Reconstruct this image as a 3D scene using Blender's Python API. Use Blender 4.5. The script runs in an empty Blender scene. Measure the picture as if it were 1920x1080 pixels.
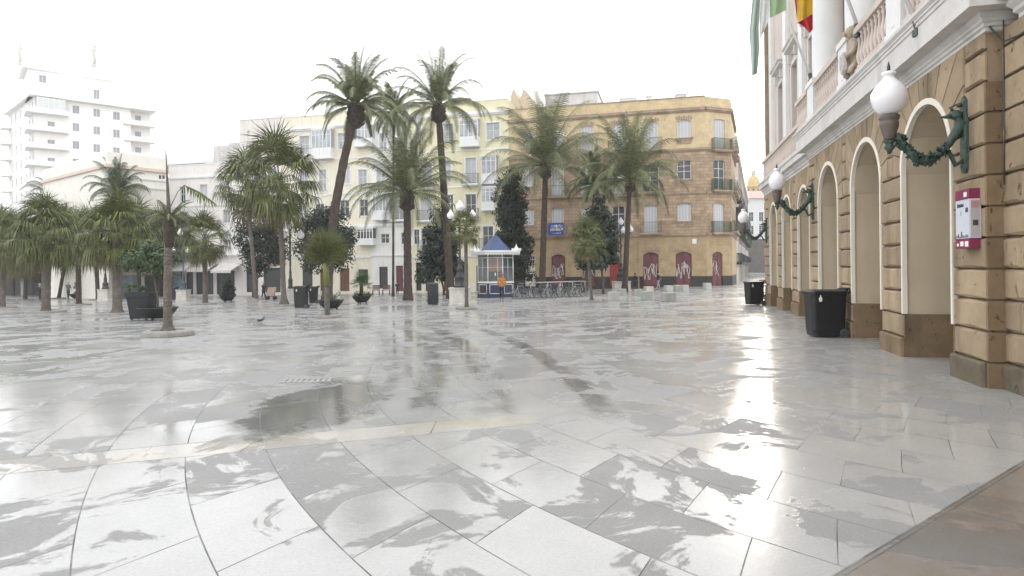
import bpy, math, random
from mathutils import Vector, Matrix
R = math.radians
random.seed(7)
scn = bpy.context.scene
# ------------------------------------------------------------------ camera, world, sun, exposure
F = 1200.0; ROLL = 0.0105; EYE = 1.6; VH = 499.8
cd = bpy.data.cameras.new('camera'); cam = bpy.data.objects.new('camera', cd)
scn.collection.objects.link(cam); scn.camera = cam
cam.location = (0, 0, EYE)
cam.rotation_euler = (Matrix.Rotation(R(90), 4, 'X') @ Matrix.Rotation(-ROLL, 4, 'Z')).to_euler()
cd.sensor_width = 36; cd.lens = F/1920*36; cd.shift_y = -(540-VH)/1920
cd.clip_start = 0.1; cd.clip_end = 5000
SUN_EL, SUN_AZ = R(9), R(21)          # azimuth clockwise from +Y (the way the camera looks)
w = bpy.data.worlds.new('World'); scn.world = w; w.use_nodes = True
wn = w.node_tree; bg = wn.nodes['Background']
sky = wn.nodes.new('ShaderNodeTexSky'); sky.sky_type = 'NISHITA'; sky.sun_disc = False
sky.sun_elevation = SUN_EL; sky.sun_rotation = SUN_AZ
sky.air_density = 1.0; sky.dust_density = 2.0; sky.ozone_density = 1.0
hs = wn.nodes.new('ShaderNodeHueSaturation'); hs.inputs['Saturation'].default_value = 0.3
wn.links.new(sky.outputs[0], hs.inputs['Color'])
cl = wn.nodes.new('ShaderNodeMix'); cl.data_type = 'RGBA'; cl.inputs[0].default_value = 0.92      # even white cloud layer
cl.inputs[7].default_value = (3.3, 3.33, 3.4, 1); wn.links.new(hs.outputs[0], cl.inputs[6]); wn.links.new(cl.outputs[2], bg.inputs[0])
bg.inputs[1].default_value = 0.15
sd = bpy.data.lights.new('sun', 'SUN'); sd.energy = 0.5; sd.angle = R(18); sd.color = (1.0, 0.9, 0.76)
so = bpy.data.objects.new('sun', sd); scn.collection.objects.link(so)
sv = Vector((math.sin(SUN_AZ)*math.cos(SUN_EL), math.cos(SUN_AZ)*math.cos(SUN_EL), math.sin(SUN_EL)))
so.rotation_euler = sv.to_track_quat('Z', 'Y').to_euler()
vs = scn.view_settings; vs.view_transform = 'Standard'; vs.look = 'None'; vs.gamma = 1; vs.exposure = 2.15
# ------------------------------------------------------------------ pixel <-> place
cr, sr = math.cos(ROLL), math.sin(ROLL)
def ray(px, py):
    a = (px-960)/F; b = (VH-py)/F
    return a*cr+b*sr, b*cr-a*sr
def sp(t, k=3.0):
    return math.log1p(math.exp(max(-30, min(30, t/k))))*k
def gz(x, y):
    yy = y if y < 75 else 75
    xc = max(-60, min(20, x))
    return -0.016*(sp(yy-11)-sp(-11)) + (0.0115 if x < 0 else 0.02)*xc*max(0, min(1, y/46))
def G(px, py):
    dx, dz = ray(px, py); lo, hi = 1.5, 1500.0
    for _ in range(60):
        m = (lo+hi)/2
        if EYE+dz*m > gz(dx*m, m): lo = m
        else: hi = m
    return dx*lo, lo, gz(dx*lo, lo)
def at(px, py, Y):
    dx, dz = ray(px, py); return Vector((dx*Y, Y, EYE+dz*Y))
class Frame:
    def __init__(s, ox, oy, ang):
        s.o = (ox, oy); s.a = ang; s.ex = (math.cos(ang), math.sin(ang)); s.n = (-math.sin(ang), math.cos(ang))
    def L(s, px, py, off=0.0):
        dx, dz = ray(px, py)
        Y = (off+s.n[0]*s.o[0]+s.n[1]*s.o[1])/(s.n[0]*dx+s.n[1])
        x = dx*Y
        return (x-s.o[0])*s.ex[0]+(Y-s.o[1])*s.ex[1], EYE+dz*Y
    def rect(s, x0, x1, y0, y1, off=0.0):
        ym = (y0+y1)/2; xm = (x0+x1)/2
        return s.L(x0, ym, off)[0], s.L(x1, ym, off)[0], s.L(xm, y1, off)[1], s.L(xm, y0, off)[1]
# ------------------------------------------------------------------ mesh building
class MB:
    def __init__(s): s.v = []; s.f = []; s.m = []; s.sm = []
    def poly(s, pts, mi=0, smooth=False):
        n = len(s.v); s.v += [tuple(p) for p in pts]; s.f.append(tuple(range(n, n+len(pts)))); s.m.append(mi); s.sm.append(smooth)
    def box(s, x0, x1, y0, y1, z0, z1, mi=0):
        n = len(s.v)
        s.v += [(x0,y0,z0),(x1,y0,z0),(x1,y1,z0),(x0,y1,z0),(x0,y0,z1),(x1,y0,z1),(x1,y1,z1),(x0,y1,z1)]
        for f in ((0,3,2,1),(4,5,6,7),(0,1,5,4),(1,2,6,5),(2,3,7,6),(3,0,4,7)):
            s.f.append(tuple(n+i for i in f)); s.m.append(mi); s.sm.append(False)
    def rings(s, rs, mi=0, cap=True, smooth=True, closed=False):
        n0 = len(s.v); k = len(rs[0])
        for r in rs: s.v += [tuple(p) for p in r]
        m = len(rs)
        for i in range(m if closed else m-1):
            a = n0+i*k; b = n0+((i+1) % m)*k
            for j in range(k):
                j2 = (j+1) % k
                s.f.append((a+j, a+j2, b+j2, b+j)); s.m.append(mi); s.sm.append(smooth)
        if cap and not closed:
            s.f.append(tuple(n0+j for j in range(k))[::-1]); s.m.append(mi); s.sm.append(False)
            s.f.append(tuple(n0+(m-1)*k+j for j in range(k))); s.m.append(mi); s.sm.append(False)
    def tube(s, pts, rad, n=6, mi=0, cap=True):
        pts = [Vector(p) for p in pts]; rs = []
        if not isinstance(rad, (list, tuple)): rad = [rad]*len(pts)
        up = Vector((0, 0, 1)); prev = None
        for i, p in enumerate(pts):
            d = (pts[min(i+1, len(pts)-1)]-pts[max(i-1, 0)])
            if d.length < 1e-7: d = Vector((0, 0, 1))
            d.normalize()
            if prev is None:
                a = d.cross(up)
                if a.length < 0.05: a = d.cross(Vector((1, 0, 0)))
            else:
                a = prev - d*prev.dot(d)
            a.normalize(); prev = a; b = d.cross(a)
            rs.append([p+(a*math.cos(t)+b*math.sin(t))*rad[i] for t in [2*math.pi*k/n for k in range(n)]])
        s.rings(rs, mi, cap)
    def lathe(s, prof, cx=0, cy=0, z0=0, n=16, mi=0, smooth=True, ph=0.0):
        s.rings([[(cx+r*math.cos(ph+2*math.pi*k/n), cy+r*math.sin(ph+2*math.pi*k/n), z0+z) for k in range(n)] for r, z in prof], mi, True, smooth)
    def prism(s, poly, y0, y1, mi=0, bev=0.0, edge_mi=None):
        # poly: (x,z) list; front face at y0 (towards -y), bevelled edge
        if bev > 0:
            cx = sum(p[0] for p in poly)/len(poly); cz = sum(p[1] for p in poly)/len(poly)
            ins = []
            for x, z in poly:
                d = math.hypot(x-cx, z-cz) or 1
                t = min(0.45, bev*1.3/d); ins.append((x+(cx-x)*t, z+(cz-z)*t))
            rs = [[(x, y0, z) for x, z in ins], [(x, y0+bev, z) for x, z in poly], [(x, y1, z) for x, z in poly]]
        else:
            rs = [[(x, y0, z) for x, z in poly], [(x, y1, z) for x, z in poly]]
        s.rings(rs, mi, True, False)
    def sphere(s, c, r, n=12, m=8, mi=0, sc=(1, 1, 1)):
        s.rings([[(c[0]+r*sc[0]*math.sin(ph)*math.cos(t), c[1]+r*sc[1]*math.sin(ph)*math.sin(t), c[2]-r*sc[2]*math.cos(ph)) for t in [2*math.pi*k/n for k in range(n)]]
                 for ph in [0.05+(math.pi-0.1)*i/m for i in range(m+1)]], mi)
    def build(s, name, mats, parent=None, loc=None, rz=0.0):
        me = bpy.data.meshes.new(name); me.from_pydata(s.v, [], s.f)
        if not isinstance(mats, (list, tuple)): mats = [mats]
        for m in mats: me.materials.append(m)
        me.polygons.foreach_set('material_index', s.m)
        me.polygons.foreach_set('use_smooth', s.sm); me.update()
        o = bpy.data.objects.new(name, me); scn.collection.objects.link(o)
        if parent: o.parent = parent
        if loc is not None: o.location = loc
        o.rotation_euler.z = rz
        return o
def tag(o, label=None, cat=None, group=None, kind=None):
    if label: o['label'] = label
    if cat: o['category'] = cat
    if group: o['group'] = group
    if kind: o['kind'] = kind
    return o
def thing(name, label, cat, loc=(0, 0, 0), rz=0.0, group=None):
    o = bpy.data.objects.new(name, None); scn.collection.objects.link(o)
    o.location = loc; o.rotation_euler.z = rz; o.empty_display_size = 0.2
    return tag(o, label, cat, group)
def clone(o, loc=None, rz=None, label=None, parent=None, scale=None):
    c = o.copy(); scn.collection.objects.link(c)
    if parent: c.parent = parent
    if loc is not None: c.location = loc
    if rz is not None: c.rotation_euler.z = rz
    if scale is not None: c.scale = (scale,)*3 if not isinstance(scale, tuple) else scale
    if label: c['label'] = label
    for ch in list(o.children): clone(ch, parent=c)
    return c
# ------------------------------------------------------------------ materials
def N(nt, t, **kw):
    n = nt.nodes.new(t)
    for k, v in kw.items():
        if k in n.inputs: n.inputs[k].default_value = v
        else: setattr(n, k, v)
    return n
def M(name, col, rough=0.7, var=0.12, scale=3.0, bump=0.0, bscale=20.0, metal=0.0, emit=None, stain=0.0, spec=0.5, rand=0.0, trans=0.0):
    m = bpy.data.materials.new(name); m.use_nodes = True; nt = m.node_tree; b = nt.nodes['Principled BSDF']
    b.inputs['Roughness'].default_value = rough; b.inputs['Metallic'].default_value = metal
    b.inputs['Specular IOR Level'].default_value = spec
    tc = N(nt, 'ShaderNodeTexCoord'); nz = N(nt, 'ShaderNodeTexNoise', Scale=scale, Detail=6.0, Roughness=0.65)
    nt.links.new(tc.outputs['Object'], nz.inputs['Vector'])
    rp = N(nt, 'ShaderNodeMapRange'); rp.inputs[1].default_value = 0.3; rp.inputs[2].default_value = 0.7
    rp.inputs[3].default_value = 1-var; rp.inputs[4].default_value = 1+var
    nt.links.new(nz.outputs[0], rp.inputs[0])
    mu = N(nt, 'ShaderNodeVectorMath', operation='SCALE'); mu.inputs[0].default_value = col[:3]
    nt.links.new(rp.outputs[0], mu.inputs['Scale']); last = mu.outputs[0]
    if rand:
        g = N(nt, 'ShaderNodeNewGeometry'); r2 = N(nt, 'ShaderNodeMapRange'); r2.inputs[3].default_value = 1-rand; r2.inputs[4].default_value = 1+rand
        nt.links.new(g.outputs['Random Per Island'], r2.inputs[0])
        m2 = N(nt, 'ShaderNodeVectorMath', operation='SCALE'); nt.links.new(last, m2.inputs[0]); nt.links.new(r2.outputs[0], m2.inputs['Scale']); last = m2.outputs[0]
    if stain:
        mp = N(nt, 'ShaderNodeMapping'); mp.inputs['Scale'].default_value = (1.2, 1.2, 0.16); nt.links.new(tc.outputs['Object'], mp.inputs[0])
        n2 = N(nt, 'ShaderNodeTexNoise', Scale=2.0, Detail=5.0); nt.links.new(mp.outputs[0], n2.inputs['Vector'])
        r3 = N(nt, 'ShaderNodeMapRange'); r3.inputs[1].default_value = 0.5; r3.inputs[2].default_value = 0.72; r3.inputs[3].default_value = 1; r3.inputs[4].default_value = 1-stain
        nt.links.new(n2.outputs[0], r3.inputs[0])
        m3 = N(nt, 'ShaderNodeVectorMath', operation='SCALE'); nt.links.new(last, m3.inputs[0]); nt.links.new(r3.outputs[0], m3.inputs['Scale']); last = m3.outputs[0]
    nt.links.new(last, b.inputs['Base Color'])
    if bump:
        n3 = N(nt, 'ShaderNodeTexNoise', Scale=bscale, Detail=5.0); nt.links.new(tc.outputs['Object'], n3.inputs['Vector'])
        bp = N(nt, 'ShaderNodeBump', Strength=bump, Distance=0.03 if bump < 1 else 0.09); nt.links.new(n3.outputs[0], bp.inputs['Height']); nt.links.new(bp.outputs[0], b.inputs['Normal'])
    if trans:
        b.inputs['Transmission Weight'].default_value = trans
    if emit: b.inputs['Emission Color'].default_value = (*emit, 1); b.inputs['Emission Strength'].default_value = 1
    return m
def brickmat(name, c1, c2, mort, bw, bh, ms=0.02, rough=0.85, zones=None, var=0.25, bump=0.5):
    # zones: list of (z_below, colour) painted plaster zones of the wall in local z
    m = bpy.data.materials.new(name); m.use_nodes = True; nt = m.node_tree; b = nt.nodes['Principled BSDF']; b.inputs['Roughness'].default_value = rough
    tc = N(nt, 'ShaderNodeTexCoord'); sx = N(nt, 'ShaderNodeSeparateXYZ'); nt.links.new(tc.outputs['Object'], sx.inputs[0])
    ad = N(nt, 'ShaderNodeMath', operation='ADD'); nt.links.new(sx.outputs[0], ad.inputs[0]); nt.links.new(sx.outputs[1], ad.inputs[1])
    cb = N(nt, 'ShaderNodeCombineXYZ'); nt.links.new(ad.outputs[0], cb.inputs[0]); nt.links.new(sx.outputs[2], cb.inputs[1])
    br = N(nt, 'ShaderNodeTexBrick'); br.inputs['Color1'].default_value = (*c1, 1); br.inputs['Color2'].default_value = (*c2, 1); br.inputs['Mortar'].default_value = (*mort, 1)
    br.inputs['Scale'].default_value = 1; br.inputs['Mortar Size'].default_value = ms; br.inputs['Mortar Smooth'].default_value = 0.3
    br.inputs['Brick Width'].default_value = bw; br.inputs['Row Height'].default_value = bh
    nt.links.new(cb.outputs[0], br.inputs['Vector'])
    nz = N(nt, 'ShaderNodeTexNoise', Scale=1.3, Detail=8.0, Roughness=0.7); nt.links.new(tc.outputs['Object'], nz.inputs['Vector'])
    rp = N(nt, 'ShaderNodeMapRange'); rp.inputs[1].default_value = 0.3; rp.inputs[2].default_value = 0.7; rp.inputs[3].default_value = 1-var; rp.inputs[4].default_value = 1+var
    nt.links.new(nz.outputs[0], rp.inputs[0])
    col = br.outputs[0]
    if zones:
        for z0, z1, c, keep in zones:
            a = N(nt, 'ShaderNodeMath', operation='GREATER_THAN'); nt.links.new(sx.outputs[2], a.inputs[0]); a.inputs[1].default_value = z0
            d = N(nt, 'ShaderNodeMath', operation='LESS_THAN'); nt.links.new(sx.outputs[2], d.inputs[0]); d.inputs[1].default_value = z1
            e = N(nt, 'ShaderNodeMath', operation='MULTIPLY'); nt.links.new(a.outputs[0], e.inputs[0]); nt.links.new(d.outputs[0], e.inputs[1])
            # plaster comes off in patches
            n4 = N(nt, 'ShaderNodeTexNoise', Scale=0.9, Detail=7.0, Roughness=0.75); nt.links.new(tc.outputs['Object'], n4.inputs['Vector'])
            r4 = N(nt, 'ShaderNodeMapRange'); r4.inputs[1].default_value = keep-0.06; r4.inputs[2].default_value = keep; r4.inputs[3].default_value = 0.35; r4.inputs[4].default_value = 1.0
            nt.links.new(n4.outputs[0], r4.inputs[0])
            f = N(nt, 'ShaderNodeMath', operation='MULTIPLY'); nt.links.new(e.outputs[0], f.inputs[0]); nt.links.new(r4.outputs[0], f.inputs[1])
            mx = N(nt, 'ShaderNodeMix', data_type='RGBA'); nt.links.new(f.outputs[0], mx.inputs[0]); nt.links.new(col, mx.inputs[6]); mx.inputs[7].default_value = (*c, 1); col = mx.outputs[2]
    mu = N(nt, 'ShaderNodeVectorMath', operation='SCALE'); nt.links.new(col, mu.inputs[0]); nt.links.new(rp.outputs[0], mu.inputs['Scale']); nt.links.new(mu.outputs[0], b.inputs['Base Color'])
    ml = N(nt, 'ShaderNodeMath', operation='MULTIPLY_ADD'); nt.links.new(br.outputs['Fac'], ml.inputs[0]); ml.inputs[1].default_value = -1; nt.links.new(nz.outputs[0], ml.inputs[2])
    bp = N(nt, 'ShaderNodeBump', Strength=bump, Distance=0.03); nt.links.new(ml.outputs[0], bp.inputs['Height']); nt.links.new(bp.outputs[0], b.inputs['Normal'])
    return m
m_white = M('white_paint', (0.78, 0.78, 0.76), 0.5, 0.05)
m_wframe = M('white_window_frame', (0.75, 0.75, 0.74), 0.45, 0.04)
m_louvre = M('grey_white_louvre', (0.56, 0.57, 0.60), 0.6, 0.08, 8)
m_glass = M('dark_window_glass', (0.05, 0.055, 0.06), 0.08, 0.3, 1.0)
m_glass_l = M('curtained_window_glass', (0.38, 0.40, 0.42), 0.15, 0.25, 1.2)
m_glass_t = M('tower_window_glass', (0.30, 0.31, 0.33), 0.15, 0.15, 0.3)  # paler than plain glass: the distant haze wash is put into the colour
m_iron = M('black_iron', (0.035, 0.038, 0.036), 0.5, 0.2)
m_greeniron = M('green_painted_iron', (0.035, 0.07, 0.045), 0.5, 0.2)
m_lampgreen = M('weathered_green_bronze', (0.042, 0.072, 0.058), 0.5, 0.35, 14, 0.6, 30)
m_lampbrown = M('brown_cast_metal', (0.12, 0.095, 0.085), 0.5, 0.2, 10)
m_globe = M('opal_glass_globe', (0.83, 0.82, 0.85), 0.2, 0.02)
m_cream = M('cream_plaster', (0.55, 0.46, 0.33), 0.85, 0.05, 1.2, 0.1, 30, stain=0.08)
m_creamtrim = M('pale_cream_trim', (0.74, 0.69, 0.60), 0.8, 0.06)
m_greystone = M('pale_grey_stone', (0.60, 0.58, 0.55), 0.8, 0.10, 3, 0.1, 25, stain=0.2)
m_pinkstone = M('pale_pink_stucco', (0.58, 0.50, 0.44), 0.85, 0.06, 2, 0.1, 25, stain=0.1)
m_column = M('white_column_paint', (0.72, 0.72, 0.71), 0.6, 0.05, 2, stain=0.06)
m_statue = M('tan_carved_stone', (0.44, 0.36, 0.28), 0.85, 0.25, 9, 0.6, 22)
m_black = M('black_plastic', (0.011, 0.012, 0.013), 0.45, 0.15, 6)
m_darkgrey = M('dark_grey_metal', (0.05, 0.055, 0.06), 0.5, 0.15)
m_pedestal = M('white_stone_pedestal', (0.55, 0.53, 0.48), 0.8, 0.2, 3, 0.3, 20, stain=0.25)
m_conc = M('grey_concrete', (0.33, 0.33, 0.31), 0.85, 0.2, 4, 0.4, 30)
m_trunk = M('palm_trunk_bark', (0.078, 0.058, 0.046), 0.95, 0.35, 5, 1.0, 14)
m_trunkp = M('pale_palm_bark', (0.15, 0.13, 0.11), 0.95, 0.3, 5, 1.0, 14)
m_fibre = M('orange_palm_fibre', (0.16, 0.075, 0.035), 0.95, 0.4, 6, 1.0, 16)
m_frond = M('date_palm_leaf', (0.135, 0.152, 0.068), 0.6, 0.25, 0.6, rand=0.45)
m_frondt = M('drooping_olive_palm_leaf', (0.075, 0.10, 0.045), 0.55, 0.25, 0.6, rand=0.45)
m_fan = M('fan_palm_leaf', (0.096, 0.112, 0.032), 0.65, 0.3, 0.7, rand=0.5)
m_fand = M('dry_fan_palm_leaf', (0.13, 0.10, 0.042), 0.7, 0.3, 0.7, rand=0.4)
m_leaf = M('dark_broad_leaf', (0.016, 0.03, 0.017), 0.6, 0.3, 1.0, rand=0.6)
m_leafg = M('fresh_green_leaf', (0.06, 0.11, 0.03), 0.45, 0.3, 1.0, rand=0.5)
m_bark = M('grey_tree_bark', (0.11, 0.095, 0.08), 0.9, 0.3, 8, 0.6, 25)
m_ring = M('weathered_stone_kerb', (0.25, 0.24, 0.22), 0.6, 0.25, 3, 0.4, 20)
m_soil = M('dark_soil', (0.05, 0.04, 0.03), 0.95, 0.3)
# ------------------------------------------------------------------ walls with real openings
def wall(mb, s0, s1, z0, z1, holes, depth=0.25, y=0.0, mi=0, ri=0):
    xs = sorted(set([s0, s1]+[max(s0, min(s1, h[i])) for h in holes for i in (0, 1)]))
    zs = sorted(set([z0, z1]+[max(z0, min(z1, h[i])) for h in holes for i in (2, 3)]))
    for i in range(len(xs)-1):
        for j in range(len(zs)-1):
            cx = (xs[i]+xs[i+1])/2; cz = (zs[j]+zs[j+1])/2
            if any(h[0] < cx < h[1] and h[2] < cz < h[3] for h in holes): continue
            mb.poly([(xs[i], y, zs[j]), (xs[i+1], y, zs[j]), (xs[i+1], y, zs[j+1]), (xs[i], y, zs[j+1])], mi)
    for h in holes:
        a, b, c, d = h[:4]; r = h[4] if len(h) > 4 else 0; e = y+depth
        if r <= 0:
            mb.poly([(a, y, d), (b, y, d), (b, e, d), (a, e, d)], ri)
            t = d
        else:
            t = d-r; n = 10; pts = []
            if abs(r-(b-a)/2) < 0.02: rad = (b-a)/2; cz = t
            else: rad = ((b-a)**2/4+r*r)/(2*r); cz = d-rad
            for k in range(n+1):
                x = a+(b-a)*k/n
                pts.append((x, cz+math.sqrt(max(0, rad*rad-(x-(a+b)/2)**2))))
            for k in range(n):
                p, q = pts[k], pts[k+1]
                mb.poly([(p[0], y, p[1]), (q[0], y, q[1]), (q[0], y, d), (p[0], y, d)], mi)
                mb.poly([(p[0], y, p[1]), (p[0], e, p[1]), (q[0], e, q[1]), (q[0], y, q[1])], ri)
        mb.poly([(a, y, c), (a, e, c), (a, e, t), (a, y, t)], ri)
        mb.poly([(b, y, c), (b, y, t), (b, e, t), (b, e, c)], ri)
        mb.poly([(a, y, c), (b, y, c), (b, e, c), (a, e, c)], ri)
def window(par, a, b, c, d, kind='glass', y=0.14, glass=None, cols=2, rows=2, surround=0.0, name='window'):
    f = MB(); t = 0.055 if b-a < 1.6 else 0.07
    if surround:
        s = surround
        f.box(a-s, a, -0.035, 0.02, c, d); f.box(b, b+s, -0.035, 0.02, c, d); f.box(a-s-0.02, b+s+0.02, -0.05, 0.02, d, d+s)
        f.box(a-s-0.04, b+s+0.04, -0.07, 0.02, c-0.08, c)
    f.box(a, a+t, y-0.04, y+0.03, c, d); f.box(b-t, b, y-0.04, y+0.03, c, d)
    f.box(a+t, b-t, y-0.04, y+0.03, c, c+t); f.box(a+t, b-t, y-0.04, y+0.03, d-t, d)
    w_ = (b-a-2*t)
    for k in range(1, cols):
        x = a+t+w_*k/cols; f.box(x-t*0.45, x+t*0.45, y-0.035, y+0.03, c+t, d-t)
    if rows > 1 and kind == 'glass':
        for k in range(1, rows):
            z = c+t+(d-c-2*t)*(k/rows)**0.8
            for q in range(cols):
                f.box(a+t+w_*q/cols+t*0.45, a+t+w_*(q+1)/cols-t*0.45, y-0.02, y+0.03, z-0.02, z+0.02)
    o = f.build(name, m_wframe, par)
    g = MB()
    if kind == 'glass':
        g.box(a+t, b-t, y+0.0, y+0.012, c+t, d-t); g.build('pane', glass or m_glass, o)
    else:
        g.box(a+t, b-t, y+0.01, y+0.03, c+t, d-t)
        z = c+t+0.05
        while z < d-t-0.03:
            g.box(a+t, b-t, y-0.012, y+0.01, z, z+0.025); z += 0.09
        g.build('shutter', m_louvre, o)
    return o
def balcony(par, a, b, z, dep=0.55, h=1.0, slab=None, rail=None, sp_=0.13, name='balcony'):
    s = MB(); s.box(a, b, -dep, -0.004, z-0.16, z); s.box(a+0.1, b-0.1, -dep+0.1, -0.004, z-0.24, z-0.16)
    o = s.build(name, slab or m_white, par)
    r = MB()
    for zz in (z+0.06, z+h): r.box(a+0.02, b-0.02, -dep+0.02, -dep+0.05, zz-0.02, zz+0.02)
    for xx in (a+0.02, b-0.05):
        for zz in (z+0.06, z+h): r.box(xx, xx+0.03, -dep+0.05, -0.004, zz-0.02, zz+0.02)
        k = 1
        while k*sp_ < dep-0.05: r.box(xx+0.005, xx+0.025, -dep+0.02+k*sp_, -dep+0.04+k*sp_, z, z+h-0.02); k += 1
    n = int((b-a)/sp_)
    for k in range(n+1):
        x = a+0.03+(b-a-0.07)*k/n; r.box(x-0.009, x+0.009, -dep+0.026, -dep+0.044, z+0.08, z+h-0.02)
    r.build('railing', rail or m_iron, o)
    return o
# ------------------------------------------------------------------ ground
def ground_mat():
    m = bpy.data.materials.new('wet_stone_paving'); m.use_nodes = True; nt = m.node_tree; b = nt.nodes['Principled BSDF']
    ln = nt.links.new
    geo = N(nt, 'ShaderNodeNewGeometry'); sx = N(nt, 'ShaderNodeSeparateXYZ'); ln(geo.outputs['Position'], sx.inputs[0])
    def mth(op, a, c=None, d=None):
        n = N(nt, 'ShaderNodeMath', operation=op)
        for i, v in enumerate((a, c, d)):
            if v is None: continue
            if isinstance(v, (int, float)): n.inputs[i].default_value = v
            else: ln(v, n.inputs[i])
        return n.outputs[0]
    def mix(f, a, c, typ='RGBA'):
        n = N(nt, 'ShaderNodeMix', data_type=typ)
        ia, ib, io = (6, 7, 2) if typ == 'RGBA' else (2, 3, 0)
        for i, v in ((0, f), (ia, a), (ib, c)):
            if isinstance(v, (int, float, tuple)): n.inputs[i].default_value = (*v, 1) if isinstance(v, tuple) else v
            else: ln(v, n.inputs[i])
        return n.outputs[io]
    def rng(v, a, c, d=0.0, e=1.0):
        n = N(nt, 'ShaderNodeMapRange'); ln(v, n.inputs[0])
        for i, q in enumerate((a, c, d, e)): n.inputs[i+1].default_value = q
        return n.outputs[0]
    def noise(sc, det=6, ro=0.6, dist=0.0, vec=None):
        n = N(nt, 'ShaderNodeTexNoise', Scale=sc, Detail=float(det), Roughness=ro, Distortion=dist); ln(vec or geo.outputs['Position'], n.inputs['Vector']); return n.outputs[0]
    X, Y = sx.outputs[0], sx.outputs[1]
    dx = mth('SUBTRACT', X, 11.0); dy = mth('SUBTRACT', Y, 12.2)
    rad = mth('SQRT', mth('ADD', mth('MULTIPLY', dx, dx), mth('MULTIPLY', dy, dy)))
    ang = mth('ARCTAN2', dy, mth('MULTIPLY', dx, -1.0))
    # step between the inner and outer rings so slabs keep their length
    arc = mth('ADD', mth('MULTIPLY', ang, 14.0), mth('MULTIPLY', rad, 0.42))
    cb = N(nt, 'ShaderNodeCombineXYZ'); ln(arc, cb.inputs[0]); ln(rad, cb.inputs[1])
    def brick(vec, bw, bh, ms, off=0.5):
        br = N(nt, 'ShaderNodeTexBrick'); ln(vec, br.inputs['Vector']); br.inputs['Scale'].default_value = 1
        br.inputs['Brick Width'].default_value = bw; br.inputs['Row Height'].default_value = bh; br.inputs['Mortar Size'].default_value = ms; br.inputs['Mortar Smooth'].default_value = 0.2
        br.inputs['Color1'].default_value = (0, 0, 0, 1); br.inputs['Color2'].default_value = (1, 1, 1, 1); br.inputs['Mortar'].default_value = (0.5, 0.5, 0.5, 1); br.offset = off
        return br
    b1 = brick(cb.outputs[0], 1.05, 0.64, 0.0048)
    # straight slabs beyond the kerb line on the right
    u = mth('ADD', mth('MULTIPLY', X, 0.7988), mth('MULTIPLY', Y, 0.6016)); v = mth('SUBTRACT', mth('MULTIPLY', Y, 0.7988), mth('MULTIPLY', X, 0.6016))
    # edge: v at (1.73,3.35) = 1.635
    cb2 = N(nt, 'ShaderNodeCombineXYZ'); ln(u, cb2.inputs[0]); ln(v, cb2.inputs[1])
    b2 = brick(cb2.outputs[0], 1.6, 0.8, 0.006)
    reg2 = mth('LESS_THAN', v, 1.635)
    edge = mth('LESS_THAN', mth('ABSOLUTE', mth('SUBTRACT', v, 1.635)), 0.008)
    # pale band crossing the square
    q = mth('SUBTRACT', mth('SUBTRACT', Y, mth('MULTIPLY', X, 0.336)), 6.96)
    inb = mth('LESS_THAN', mth('ABSOLUTE', mth('ADD', q, 0.25)), 0.25)
    inb = mth('MULTIPLY', inb, mth('LESS_THAN', X, 0.25))
    bedge = mth('MULTIPLY', mth('LESS_THAN', mth('ABSOLUTE', mth('SUBTRACT', mth('ABSOLUTE', mth('ADD', q, 0.25)), 0.25)), 0.007), mth('LESS_THAN', X, 0.25))
    bx = mth('LESS_THAN', mth('ABSOLUTE', mth('SUBTRACT', mth('FRACT', mth('MULTIPLY', X, 0.62)), 0.5)), 0.0045)
    j = mix(reg2, b1.outputs['Fac'], b2.outputs['Fac'], 'FLOAT')
    j = mix(inb, j, bx, 'FLOAT')
    joint = mth('MAXIMUM', mth('MAXIMUM', j, edge), mth('MULTIPLY', bedge, mth('SUBTRACT', 1.0, reg2)))
    rnd = mix(reg2, b1.outputs['Color'], b2.outputs['Color'])
    rsep = N(nt, 'ShaderNodeSeparateXYZ'); ln(rnd, rsep.inputs[0]); rr = rsep.outputs[0]
    # water film: follows slabs a little, with ragged outlines
    wn_ = noise(0.95, 10, 0.66, 0.9)
    wn2 = noise(3.5, 5, 0.6, 0.2)
    wv = mth('ADD', mth('ADD', wn_, mth('MULTIPLY', mth('SUBTRACT', rr, 0.5), 0.15)), mth('MULTIPLY', mth('SUBTRACT', wn2, 0.5), 0.14))
    film = rng(wv, 0.448, 0.474)                      # 1 = standing film of water
    damp = rng(noise(0.3, 5, 0.6), 0.52, 0.62)
    fine = noise(60, 4, 0.7)
    cn = noise(1.1, 7, 0.65)
    stone = mix(rng(cn, 0.3, 0.7), (0.33, 0.33, 0.325), (0.43, 0.43, 0.42))
    stone = mix(mth('MULTIPLY', rr, 0.4), stone, (0.45, 0.445, 0.43))
    stone = mix(inb, stone, mix(rng(noise(1.0, 5), 0.45, 0.65), (0.48, 0.465, 0.43), (0.43, 0.39, 0.31)))
    brown = mix(rng(noise(0.8, 7, 0.7), 0.4, 0.62), (0.215, 0.175, 0.14), (0.25, 0.24, 0.23))
    stone = mix(reg2, stone, brown)
    stone = mix(mth('MULTIPLY', rng(fine, 0.35, 0.65), 0.25), stone, (0.17, 0.17, 0.165))
    # damp tyre tracks and a soaked patch by the drain
    tn = rng(noise(1.3, 6, 0.7), 0.36, 0.56)
    tx = mth('ADD', X, mth('ADD', mth('MULTIPLY', mth('SUBTRACT', Y, 7.0), 0.17), mth('MULTIPLY', mth('MULTIPLY', mth('SUBTRACT', Y, 12.0), mth('SUBTRACT', Y, 12.0)), 0.012)))
    trk = None
    for o_, w_ in ((1.45, .16), (0.72, .12), (-0.1, .13), (-1.3, .10)):
        m1 = rng(mth('ABSOLUTE', mth('SUBTRACT', tx, -o_)), w_, w_*2.2, 1.0, 0.0); trk = m1 if trk is None else mth('MAXIMUM', trk, m1)
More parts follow.
